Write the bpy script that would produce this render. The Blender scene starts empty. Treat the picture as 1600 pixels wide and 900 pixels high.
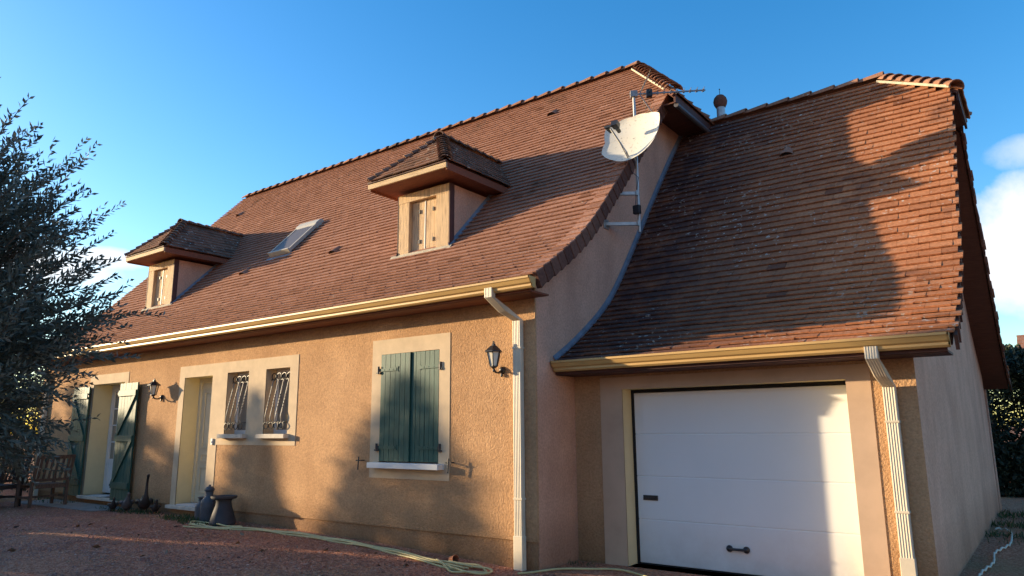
import bpy, math, random
import numpy as np
from mathutils import Vector, Matrix
R_ = math.radians
rnd = random.Random(7)
npr = np.random.default_rng(11)
S = bpy.context.scene
COL = S.collection

# ------------------------------------------------------------------ camera
F_PX, PITCH, YAW, ROLL = 1118.0, R_(11.23), R_(36.65), R_(-0.43)
cam_d = bpy.data.cameras.new("camera")
cam = bpy.data.objects.new("camera", cam_d); COL.objects.link(cam)
fw = Vector((-math.sin(YAW)*math.cos(PITCH), math.cos(YAW)*math.cos(PITCH), math.sin(PITCH)))
rt = Vector((math.cos(YAW), math.sin(YAW), 0)); up = rt.cross(fw)
r2 = math.cos(ROLL)*rt + math.sin(ROLL)*up
u2 = -math.sin(ROLL)*rt + math.cos(ROLL)*up
cam.matrix_world = Matrix(((r2.x, u2.x, -fw.x, 0), (r2.y, u2.y, -fw.y, 0), (r2.z, u2.z, -fw.z, 1.5), (0, 0, 0, 1)))
cam_d.sensor_width = 36; cam_d.lens = 36*F_PX/1600
cam_d.clip_start = 0.05; cam_d.clip_end = 3000
S.camera = cam

def ray(px, py):
    d = (px-800)/F_PX*r2 - (py-450)/F_PX*u2 + fw
    return d.normalized()

# ------------------------------------------------------------------ sun, sky, exposure
SUN_A, SUN_B = 0.385, 0.185                      # light travels (+1, +A, -B)
sd = Vector((-1, -SUN_A, SUN_B)).normalized()    # towards the sun
sun_d = bpy.data.lights.new("sun", 'SUN'); sun_d.energy = 5.0; sun_d.angle = R_(0.6); sun_d.color = (1.0, 0.78, 0.50)
sun = bpy.data.objects.new("sun", sun_d); COL.objects.link(sun)
sun.rotation_euler = sd.to_track_quat('Z', 'Y').to_euler(); sun.location = (-30, -10, 20)

W = bpy.data.worlds.new("World"); S.world = W; W.use_nodes = True
wn = W.node_tree; wn.nodes.clear()
def wnode(t, **k):
    n = wn.nodes.new(t)
    for a, b in k.items(): setattr(n, a, b)
    return n
wo = wnode('ShaderNodeOutputWorld'); bg = wnode('ShaderNodeBackground'); bg.inputs[1].default_value = 0.15
sky = wnode('ShaderNodeTexSky'); sky.sky_type = 'NISHITA'; sky.sun_disc = False
sky.sun_elevation = math.asin(sd.z); sky.sun_rotation = math.atan2(sd.x, sd.y)
sky.air_density = 1.0; sky.dust_density = 0.6; sky.ozone_density = 2.0; sky.altitude = 100
hs = wnode('ShaderNodeHueSaturation'); hs.inputs['Saturation'].default_value = 1.40; hs.inputs['Value'].default_value = 1.28; hs.inputs['Hue'].default_value = .505
wn.links.new(sky.outputs[0], hs.inputs['Color'])
tc = wnode('ShaderNodeTexCoord')
def wmath(op, a, b=None, clamp=False):
    n = wnode('ShaderNodeMath', operation=op, use_clamp=clamp)
    for i, x in enumerate((a, b)):
        if x is None: continue
        if isinstance(x, (int, float)): n.inputs[i].default_value = x
        else: wn.links.new(x, n.inputs[i])
    return n.outputs[0]
def wdot(v):
    n = wnode('ShaderNodeVectorMath', operation='DOT_PRODUCT'); wn.links.new(tc.outputs['Generated'], n.inputs[0])
    n.inputs[1].default_value = v; return n.outputs['Value']
nz = wnode('ShaderNodeTexNoise'); nz.inputs['Scale'].default_value = 9; nz.inputs['Detail'].default_value = 10; nz.inputs['Roughness'].default_value = 0.6
wn.links.new(tc.outputs['Generated'], nz.inputs['Vector'])
nz2 = wnode('ShaderNodeTexNoise'); nz2.inputs['Scale'].default_value = 3.2; nz2.inputs['Detail'].default_value = 4
wn.links.new(tc.outputs['Generated'], nz2.inputs['Vector'])
def cloud(px, py, a, b, k=0.9, soft=0.35, bias=0.0):
    c = ray(px, py); h = c.cross(Vector((0, 0, 1))).normalized(); v = h.cross(c).normalized()
    uu = wmath('DIVIDE', wdot(h), a); vv = wmath('DIVIDE', wdot(v), b)
    e = wmath('ADD', wmath('POWER', wmath('ABSOLUTE', uu), 2.0), wmath('POWER', wmath('ABSOLUTE', vv), 2.0))
    m = wmath('SUBTRACT', 1.0+bias, e)
    m = wmath('ADD', m, wmath('MULTIPLY', wmath('SUBTRACT', nz.outputs['Fac'], 0.5), k*3))
    m = wmath('DIVIDE', m, soft, clamp=True)
    front = wmath('GREATER_THAN', wdot(c), 0.2)
    return wmath('MULTIPLY', m, front)
cl = [cloud(1655, 375, .125, .088, .6, .6), cloud(1610, 235, .05, .02, 1.1, 2.2), cloud(150, 402, .06, .016, .8, 1.2), cloud(60, 415, .09, .03, .8, 1.2)]
tot = cl[0]
for c_ in cl[1:]: tot = wmath('MAXIMUM', tot, c_)
mixc = wnode('ShaderNodeMix', data_type='RGBA')
wn.links.new(tot, mixc.inputs[0]); wn.links.new(hs.outputs[0], mixc.inputs[6])
crp = wnode('ShaderNodeValToRGB'); wn.links.new(nz2.outputs['Fac'], crp.inputs[0])
crp.color_ramp.elements[0].position = .35; crp.color_ramp.elements[0].color = (3.6, 3.65, 3.9, 1)
crp.color_ramp.elements[1].position = .62; crp.color_ramp.elements[1].color = (4.9, 4.75, 4.7, 1)
wn.links.new(crp.outputs[0], mixc.inputs[7])
# warm horizon glow added outside the camera's view to warm the shaded sides
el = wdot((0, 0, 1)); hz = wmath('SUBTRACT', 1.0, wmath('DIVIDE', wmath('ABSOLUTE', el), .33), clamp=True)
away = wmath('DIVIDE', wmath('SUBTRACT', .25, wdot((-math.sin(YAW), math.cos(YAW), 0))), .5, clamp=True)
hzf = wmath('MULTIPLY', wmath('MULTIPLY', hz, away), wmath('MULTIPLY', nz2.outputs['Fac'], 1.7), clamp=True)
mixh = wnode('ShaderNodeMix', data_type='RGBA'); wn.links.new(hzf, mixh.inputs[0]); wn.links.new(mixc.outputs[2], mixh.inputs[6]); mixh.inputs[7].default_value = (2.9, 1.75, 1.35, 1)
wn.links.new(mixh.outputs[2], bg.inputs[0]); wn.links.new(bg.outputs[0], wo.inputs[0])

S.view_settings.view_transform = 'Standard'; S.view_settings.look = 'None'
S.view_settings.exposure = 0.95; S.view_settings.gamma = 1.0; S.view_settings.use_curve_mapping = False
S.render.engine = 'CYCLES'
S.cycles.max_bounces = 6; S.cycles.diffuse_bounces = 3; S.cycles.glossy_bounces = 2; S.cycles.transparent_max_bounces = 6

# ------------------------------------------------------------------ materials
def mat(name, base, rough=.7, var=0.0, vscale=3.0, bump=0.0, bscale=60.0, bdist=.01, detail=6, base2=None, spec=.3, metal=0.0, stretch=None, sub=0.0, lo=.35, hi=.65):
    m = bpy.data.materials.new(name); m.use_nodes = True
    nt = m.node_tree; p = nt.nodes['Principled BSDF']
    p.inputs['Base Color'].default_value = (*base, 1); p.inputs['Roughness'].default_value = rough
    p.inputs['Specular IOR Level'].default_value = spec; p.inputs['Metallic'].default_value = metal
    tcn = nt.nodes.new('ShaderNodeTexCoord'); vec = tcn.outputs['Object']
    if stretch:
        mp = nt.nodes.new('ShaderNodeMapping'); mp.inputs['Scale'].default_value = stretch
        nt.links.new(vec, mp.inputs['Vector']); vec = mp.outputs[0]
    if var or base2:
        n = nt.nodes.new('ShaderNodeTexNoise'); n.inputs['Scale'].default_value = vscale; n.inputs['Detail'].default_value = detail; n.inputs['Roughness'].default_value = .6
        nt.links.new(vec, n.inputs['Vector'])
        r = nt.nodes.new('ShaderNodeValToRGB'); nt.links.new(n.outputs['Fac'], r.inputs[0])
        b2 = base2 or tuple(c*(1-var) for c in base)
        r.color_ramp.elements[0].position = lo; r.color_ramp.elements[0].color = (*b2, 1)
        r.color_ramp.elements[1].position = hi; r.color_ramp.elements[1].color = (*base, 1)
        nt.links.new(r.outputs[0], p.inputs['Base Color'])
    if bump:
        n2 = nt.nodes.new('ShaderNodeTexNoise'); n2.inputs['Scale'].default_value = bscale; n2.inputs['Detail'].default_value = 5; n2.inputs['Roughness'].default_value = .6
        nt.links.new(vec, n2.inputs['Vector'])
        b = nt.nodes.new('ShaderNodeBump'); b.inputs['Strength'].default_value = bump; b.inputs['Distance'].default_value = bdist
        nt.links.new(n2.outputs['Fac'], b.inputs['Height']); nt.links.new(b.outputs[0], p.inputs['Normal'])
    if sub:
        p.inputs['Subsurface Weight'].default_value = 0
    return m

def roughcast(name, base, dirt, strength=1.0, scale=42.0):
    """trowelled roughcast plaster: grainy relief, cloudy weathering, rain streaks low down"""
    m = mat(name, base, .92, spec=.1); nt = m.node_tree; p = nt.nodes['Principled BSDF']; L = nt.links
    tcn = nt.nodes.new('ShaderNodeTexCoord')
    def noise(sc, det, vec=None, ro=.6):
        n = nt.nodes.new('ShaderNodeTexNoise'); n.inputs['Scale'].default_value = sc; n.inputs['Detail'].default_value = det; n.inputs['Roughness'].default_value = ro
        L.new(vec or tcn.outputs['Object'], n.inputs['Vector']); return n.outputs['Fac']
    def ramp(fac, p0, c0, p1, c1):
        r = nt.nodes.new('ShaderNodeValToRGB'); L.new(fac, r.inputs[0])
        r.color_ramp.elements[0].position = p0; r.color_ramp.elements[0].color = (*c0, 1)
        r.color_ramp.elements[1].position = p1; r.color_ramp.elements[1].color = (*c1, 1); return r.outputs[0]
    def mul(a, b, f=1.0):
        x = nt.nodes.new('ShaderNodeMix'); x.data_type = 'RGBA'; x.blend_type = 'MULTIPLY'; x.inputs[0].default_value = f
        L.new(a, x.inputs[6]); L.new(b, x.inputs[7]); return x.outputs[2]
    c = ramp(noise(1.3, 7, None, .65), .32, tuple(b*q for b, q in zip(base, (.82, .80, .78))), .66, base)
    c = mul(c, ramp(noise(38, 4), .3, (.80, .79, .78), .62, (1.06, 1.06, 1.06)))
    mp = nt.nodes.new('ShaderNodeMapping'); mp.inputs['Scale'].default_value = (1.1, 1.1, .3); L.new(tcn.outputs['Object'], mp.inputs['Vector'])
    c = mul(c, ramp(noise(1.2, 6, mp.outputs[0]), .28, dirt, .56, (1, 1, 1)), .6)
    sx = nt.nodes.new('ShaderNodeSeparateXYZ'); L.new(tcn.outputs['Object'], sx.inputs[0])
    g = nt.nodes.new('ShaderNodeMapRange'); L.new(sx.outputs['Z'], g.inputs[0]); g.inputs[1].default_value = .62; g.inputs[2].default_value = .02; g.inputs[3].default_value = 0; g.inputs[4].default_value = .9
    mm = nt.nodes.new('ShaderNodeMath'); mm.operation = 'MULTIPLY'; mm.use_clamp = True; L.new(g.outputs[0], mm.inputs[0])
    n3 = nt.nodes.new('ShaderNodeMath'); n3.operation = 'MULTIPLY'; n3.inputs[1].default_value = 1.7; L.new(noise(2.6, 7, None, .7), n3.inputs[0]); L.new(n3.outputs[0], mm.inputs[1])
    sp = nt.nodes.new('ShaderNodeMix'); sp.data_type = 'RGBA'; sp.blend_type = 'MULTIPLY'; L.new(mm.outputs[0], sp.inputs[0]); L.new(c, sp.inputs[6]); sp.inputs[7].default_value = (.50, .46, .42, 1); c = sp.outputs[2]
    L.new(c, p.inputs['Base Color'])
    v = nt.nodes.new('ShaderNodeTexVoronoi'); v.inputs['Scale'].default_value = scale; v.feature = 'SMOOTH_F1'
    nw = nt.nodes.new('ShaderNodeMapping'); nw.inputs['Scale'].default_value = (1, 1, .95); L.new(tcn.outputs['Object'], nw.inputs['Vector']); L.new(nw.outputs[0], v.inputs['Vector'])
    ad = nt.nodes.new('ShaderNodeMath'); ad.operation = 'MULTIPLY_ADD'; ad.inputs[1].default_value = -.7
    L.new(v.outputs['Distance'], ad.inputs[0]); L.new(noise(scale*1.7, 4), ad.inputs[2])
    b = nt.nodes.new('ShaderNodeBump'); b.inputs['Strength'].default_value = strength; b.inputs['Distance'].default_value = .012
    L.new(ad.outputs[0], b.inputs['Height']); L.new(b.outputs[0], p.inputs['Normal'])
    return m

def tile_mat(name, c_dark, c_mid, c_light, moss=(.05, .045, .03), moss_lo=.56, lich=.665, moss_shade_x=None):
    m = mat(name, c_mid, .9, spec=.05); nt = m.node_tree; p = nt.nodes['Principled BSDF']; L = nt.links
    tcn = nt.nodes.new('ShaderNodeTexCoord'); at = nt.nodes.new('ShaderNodeAttribute'); at.attribute_name = 'tone'
    r = nt.nodes.new('ShaderNodeValToRGB'); L.new(at.outputs['Fac'], r.inputs[0])
    r.color_ramp.elements[0].position = 0; r.color_ramp.elements[0].color = (*c_dark, 1)
    r.color_ramp.elements[1].position = 1; r.color_ramp.elements[1].color = (*c_light, 1)
    e = r.color_ramp.elements.new(.45); e.color = (*c_mid, 1)
    def noise(sc, det, ro=.6):
        n = nt.nodes.new('ShaderNodeTexNoise'); n.inputs['Scale'].default_value = sc; n.inputs['Detail'].default_value = det; n.inputs['Roughness'].default_value = ro
        L.new(tcn.outputs['Object'], n.inputs['Vector']); return n.outputs['Fac']
    def ramp(fac, p0, v0, p1, v1):
        q = nt.nodes.new('ShaderNodeValToRGB'); L.new(fac, q.inputs[0])
        q.color_ramp.elements[0].position = p0; q.color_ramp.elements[0].color = (v0, v0, v0, 1)
        q.color_ramp.elements[1].position = p1; q.color_ramp.elements[1].color = (v1, v1, v1, 1); return q.outputs[0]
    def mix(fac, a, b, mode='MIX'):
        x = nt.nodes.new('ShaderNodeMix'); x.data_type = 'RGBA'; x.blend_type = mode
        if isinstance(fac, float): x.inputs[0].default_value = fac
        else: L.new(fac, x.inputs[0])
        L.new(a, x.inputs[6])
        if isinstance(b, tuple): x.inputs[7].default_value = (*b, 1)
        else: L.new(b, x.inputs[7])
        return x.outputs[2]
    c = mix(1.0, r.outputs[0], ramp(noise(30, 5), .3, .72, .65, 1.12), 'MULTIPLY')
    mo = ramp(noise(1.1, 8, .7), moss_lo, 0, moss_lo+.16, .75)
    if moss_shade_x:  # valley moss plus painted shade: darkening spread from the gable across the slope
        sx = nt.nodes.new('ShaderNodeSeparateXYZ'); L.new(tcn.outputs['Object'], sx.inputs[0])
        g = nt.nodes.new('ShaderNodeMapRange'); L.new(sx.outputs['X'], g.inputs[0]); g.inputs[1].default_value = moss_shade_x[0]; g.inputs[2].default_value = moss_shade_x[1]; g.inputs[3].default_value = .92; g.inputs[4].default_value = 0
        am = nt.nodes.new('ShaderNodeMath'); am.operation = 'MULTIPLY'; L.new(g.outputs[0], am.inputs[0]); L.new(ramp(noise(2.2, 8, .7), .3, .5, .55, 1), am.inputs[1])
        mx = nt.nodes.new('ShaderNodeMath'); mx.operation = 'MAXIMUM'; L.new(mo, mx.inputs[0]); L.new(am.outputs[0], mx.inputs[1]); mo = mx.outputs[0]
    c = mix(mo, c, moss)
    lm = nt.nodes.new('ShaderNodeMath'); lm.operation = 'MULTIPLY'
    L.new(ramp(noise(17, 3, .5), lich, 0, lich+.02, .85), lm.inputs[0]); L.new(ramp(noise(.8, 3), .42, 0, .6, 1), lm.inputs[1])
    c = mix(lm.outputs[0], c, (.52, .5, .44))
    L.new(c, p.inputs['Base Color'])
    b = nt.nodes.new('ShaderNodeBump'); b.inputs['Strength'].default_value = .5; b.inputs['Distance'].default_value = .004
    L.new(noise(90, 4), b.inputs['Height']); L.new(b.outputs[0], p.inputs['Normal'])
    return m

def leaf_mat(name, c0, c1, c2):
    m = mat(name, c0, .55, spec=.35); nt = m.node_tree; p = nt.nodes['Principled BSDF']
    at = nt.nodes.new('ShaderNodeAttribute'); at.attribute_name = 'tone'
    r = nt.nodes.new('ShaderNodeValToRGB'); nt.links.new(at.outputs['Fac'], r.inputs[0])
    r.color_ramp.elements[0].color = (*c0, 1); r.color_ramp.elements[1].color = (*c2, 1)
    e = r.color_ramp.elements.new(.55); e.color = (*c1, 1)
    nt.links.new(r.outputs[0], p.inputs['Base Color'])
    tr = nt.nodes.new('ShaderNodeBsdfTranslucent'); nt.links.new(r.outputs[0], tr.inputs[0])
    mx = nt.nodes.new('ShaderNodeMixShader'); mx.inputs[0].default_value = .25
    nt.links.new(p.outputs[0], mx.inputs[1]); nt.links.new(tr.outputs[0], mx.inputs[2])
    nt.links.new(mx.outputs[0], nt.nodes['Material Output'].inputs[0])
    return m

M = {}
M['wall'] = roughcast('roughcast plaster', (.65, .39, .205), (.70, .66, .63), 1.0, 52)
M['wall_fine'] = roughcast('fine roughcast plaster', (.76, .45, .31), (.60, .58, .58), .45, 60)
M['plinth'] = roughcast('plinth roughcast', (.52, .31, .17), (.55, .5, .45), .9, 42)
M['trim'] = mat('smooth trim plaster', (.67, .51, .33), .85, var=.14, vscale=5, bump=.25, bscale=55, bdist=.006)
M['trim_garage'] = mat('garage trim plaster', (.60, .41, .27), .85, var=.14, vscale=2.5, bump=.2, bscale=60, bdist=.005)
M['cream'] = mat('cream jamb paint', (.74, .62, .36), .6, var=.08, vscale=4, bump=.08, bscale=80)
M['sill'] = mat('sill concrete', (.68, .60, .48), .8, var=.2, vscale=9, bump=.2, bscale=90)
M['tile'] = tile_mat('clay roof tiles', (.235, .112, .070), (.36, .183, .121), (.455, .25, .175), moss_lo=.60, lich=.70)
M['gtile'] = tile_mat('mossy shade-toned roof tiles', (.24, .10, .055), (.47, .195, .092), (.60, .28, .14), moss=(.066, .044, .045), moss_lo=.55, lich=.64, moss_shade_x=(5.6, 8.2))
M['dtile'] = tile_mat('dormer clay tiles', (.13, .075, .055), (.25, .135, .09), (.34, .19, .12), moss=(.05, .048, .04), moss_lo=.47, lich=.63)
M['ridge'] = tile_mat('clay ridge tiles', (.20, .10, .06), (.31, .155, .095), (.40, .21, .13), moss_lo=.55, lich=.68)
M['verge'] = tile_mat('clay verge tiles', (.11, .055, .042), (.17, .085, .062), (.24, .125, .085), moss_lo=.5, lich=.70)
M['deck'] = mat('stained roof boards', (.16, .065, .04), .8, var=.3, vscale=6, stretch=(1, 8, 8), bump=.3)
M['redwood'] = mat('red brown stained wood', (.24, .085, .045), .65, var=.3, vscale=5, stretch=(1, 10, 10), bump=.2)
M['brownwood'] = mat('dark brown stained wood', (.11, .05, .04), .7, var=.3, vscale=5, bump=.2)
M['mortar'] = mat('pale mortar', (.56, .49, .36), .95, var=.3, vscale=14, bump=.6, bscale=70)
M['lead'] = mat('lead flashing', (.21, .245, .29), .55, var=.3, vscale=7, metal=.2, bump=.2, bscale=25)
M['gutter'] = mat('sand coloured gutter', (.64, .40, .145), .45, var=.16, vscale=3, stretch=(.6, 4, 4), spec=.4)
M['pipe'] = mat('cream downpipe', (.72, .62, .46), .5, var=.12, vscale=6, spec=.35)
M['greenpaint'] = mat('green shutter paint', (.034, .115, .086), .55, var=.35, vscale=7, stretch=(6, 6, .7), bump=.15, bscale=30, spec=.35)
M['ironware'] = mat('dark ironware', (.05, .045, .045), .5, var=.3, vscale=30, spec=.4)
M['iron'] = mat('black wrought iron', (.022, .02, .02), .45, spec=.5)
M['ironlight'] = mat('worn grille bars', (.32, .29, .25), .45, var=.5, vscale=30, spec=.5)
M['whitedoor'] = mat('white lacquered panel', (.80, .80, .78), .38, var=.03, vscale=1.5, bump=.02, bscale=200, spec=.4)
def door_dirt():
    m = M['whitedoor']; nt = m.node_tree; p = nt.nodes['Principled BSDF']; L = nt.links
    tcn = nt.nodes.new('ShaderNodeTexCoord'); sx = nt.nodes.new('ShaderNodeSeparateXYZ'); L.new(tcn.outputs['Object'], sx.inputs[0])
    g = nt.nodes.new('ShaderNodeMapRange'); L.new(sx.outputs['Z'], g.inputs[0]); g.inputs[1].default_value = .55; g.inputs[2].default_value = 0; g.inputs[3].default_value = .03; g.inputs[4].default_value = .8
    n = nt.nodes.new('ShaderNodeTexNoise'); n.inputs['Scale'].default_value = 5; n.inputs['Detail'].default_value = 9; n.inputs['Roughness'].default_value = .72; L.new(tcn.outputs['Object'], n.inputs['Vector'])
    mm = nt.nodes.new('ShaderNodeMath'); mm.operation = 'MULTIPLY'; mm.use_clamp = True; L.new(g.outputs[0], mm.inputs[0]); L.new(n.outputs['Fac'], mm.inputs[1])
    src = p.inputs['Base Color'].links[0].from_socket
    x = nt.nodes.new('ShaderNodeMix'); x.data_type = 'RGBA'; L.new(mm.outputs[0], x.inputs[0]); L.new(src, x.inputs[6]); x.inputs[7].default_value = (.42, .33, .27, 1); L.new(x.outputs[2], p.inputs['Base Color'])
    mp = nt.nodes.new('ShaderNodeMapping'); mp.inputs['Scale'].default_value = (2, 2, 60); L.new(tcn.outputs['Object'], mp.inputs['Vector'])
    n2 = nt.nodes.new('ShaderNodeTexNoise'); n2.inputs['Scale'].default_value = 3; n2.inputs['Detail'].default_value = 5; L.new(mp.outputs[0], n2.inputs['Vector'])
    b = nt.nodes.new('ShaderNodeBump'); b.inputs['Strength'].default_value = .10; b.inputs['Distance'].default_value = .003; L.new(n2.outputs['Fac'], b.inputs['Height']); L.new(b.outputs[0], p.inputs['Normal'])
door_dirt()
M['rubber'] = mat('black rubber seal', (.012, .012, .014), .6)
M['blackplastic'] = mat('black plastic', (.02, .02, .023), .4, spec=.5)
M['whitepaint'] = mat('white frame paint', (.78, .77, .73), .5, var=.05, vscale=8)
M['creamdoor'] = mat('cream door paint', (.70, .62, .44), .55, var=.08, vscale=6)
M['glass'] = mat('window glass', (.30, .27, .22), .06, spec=.8, var=.35, vscale=2.2, stretch=(7, 1, .4))
M['weathered'] = mat('weathered pine', (.62, .44, .255), .8, base2=(.30, .20, .125), vscale=3.2, stretch=(26, 26, 1.1), bump=.35, bscale=14, lo=.36, hi=.52)
M['pinefascia'] = mat('sun bleached fascia', (.58, .43, .25), .75, base2=(.42, .29, .16), vscale=3, stretch=(1, 18, 18), bump=.25, bscale=12, lo=.34, hi=.52)
M['whitepatch'] = mat('flaking white paint', (.72, .68, .60), .8, base2=(.40, .34, .27), vscale=14, lo=.36, hi=.5)
M['shutgrey'] = mat('skylight shutter aluminium', (.50, .46, .37), .5, var=.12, vscale=6, spec=.4)
M['darkgrey'] = mat('dark grey cladding', (.10, .09, .09), .5, spec=.4)
M['dish'] = mat('weathered dish enamel', (.74, .70, .58), .45, base2=(.42, .38, .29), vscale=26, lo=.30, hi=.42, spec=.4)
M['galv'] = mat('galvanised steel', (.48, .48, .46), .42, var=.25, vscale=12, metal=.6)
M['alu'] = mat('antenna aluminium', (.36, .34, .32), .4, var=.3, vscale=30, metal=.4)
M['lampglass'] = mat('lantern glass', (.78, .72, .58), .25, spec=.6)
M['pottery'] = mat('blue grey zinc', (.10, .11, .125), .55, var=.35, vscale=9, bump=.1, spec=.4)
M['potgrey'] = mat('grey stoneware', (.065, .063, .068), .7, var=.25, vscale=7, bump=.15)
M['birdmetal'] = mat('dark metal figure', (.035, .03, .03), .5, var=.4, vscale=20, spec=.4)
M['birdgrey'] = mat('grey metal figure', (.11, .10, .10), .6, var=.4, vscale=22)
M['terracotta'] = mat('terracotta', (.42, .16, .08), .8, var=.3, vscale=15)
M['teak'] = mat('aged teak', (.17, .10, .065), .75, base2=(.075, .045, .032), vscale=4, stretch=(14, 14, 2), bump=.3, bscale=20)
M['teakdark'] = mat('dark wet teak', (.065, .05, .043), .7, base2=(.03, .025, .024), vscale=4, stretch=(14, 14, 2), bump=.3, bscale=20)
M['hose'] = mat('yellow garden hose', (.62, .52, .24), .5, var=.2, vscale=8, spec=.4)
M['cable'] = mat('pale cable', (.60, .55, .44), .6, var=.2, vscale=10)
M['paper'] = mat('newsprint', (.66, .64, .60), .9, var=.3, vscale=28)
M['mattex'] = mat('pale door mat', (.62, .60, .57), .95, var=.2, vscale=40, bump=.5, bscale=120)
M['paving'] = mat('paving slabs', (.34, .29, .25), .9, var=.3, vscale=5, bump=.4, bscale=60)
M['bark'] = mat('olive bark', (.13, .105, .08), .9, var=.4, vscale=10, stretch=(3, 3, .6), bump=.8, bscale=20, bdist=.02)
M['olive'] = leaf_mat('olive leaves', (.062, .075, .056), (.115, .13, .10), (.28, .29, .24))
M['olivelow'] = leaf_mat('olive leaves pale', (.06, .07, .03), (.12, .13, .055), (.22, .23, .11))
M['hedge'] = leaf_mat('laurel hedge leaves', (.012, .022, .014), (.028, .045, .026), (.06, .08, .045))
M['hedgebrown'] = leaf_mat('autumn hedge leaves', (.04, .035, .018), (.075, .065, .03), (.13, .12, .06))
M['conifer'] = leaf_mat('conifer foliage', (.015, .03, .015), (.03, .05, .025), (.05, .075, .04))
M['grass'] = leaf_mat('grass tufts', (.03, .055, .016), (.06, .095, .03), (.11, .14, .05))
M['deadleaf'] = leaf_mat('fallen leaves', (.05, .025, .015), (.13, .07, .035), (.36, .32, .22))
M['pebble'] = leaf_mat('gravel stones', (.24, .095, .06), (.47, .205, .13), (.66, .44, .31))

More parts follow.
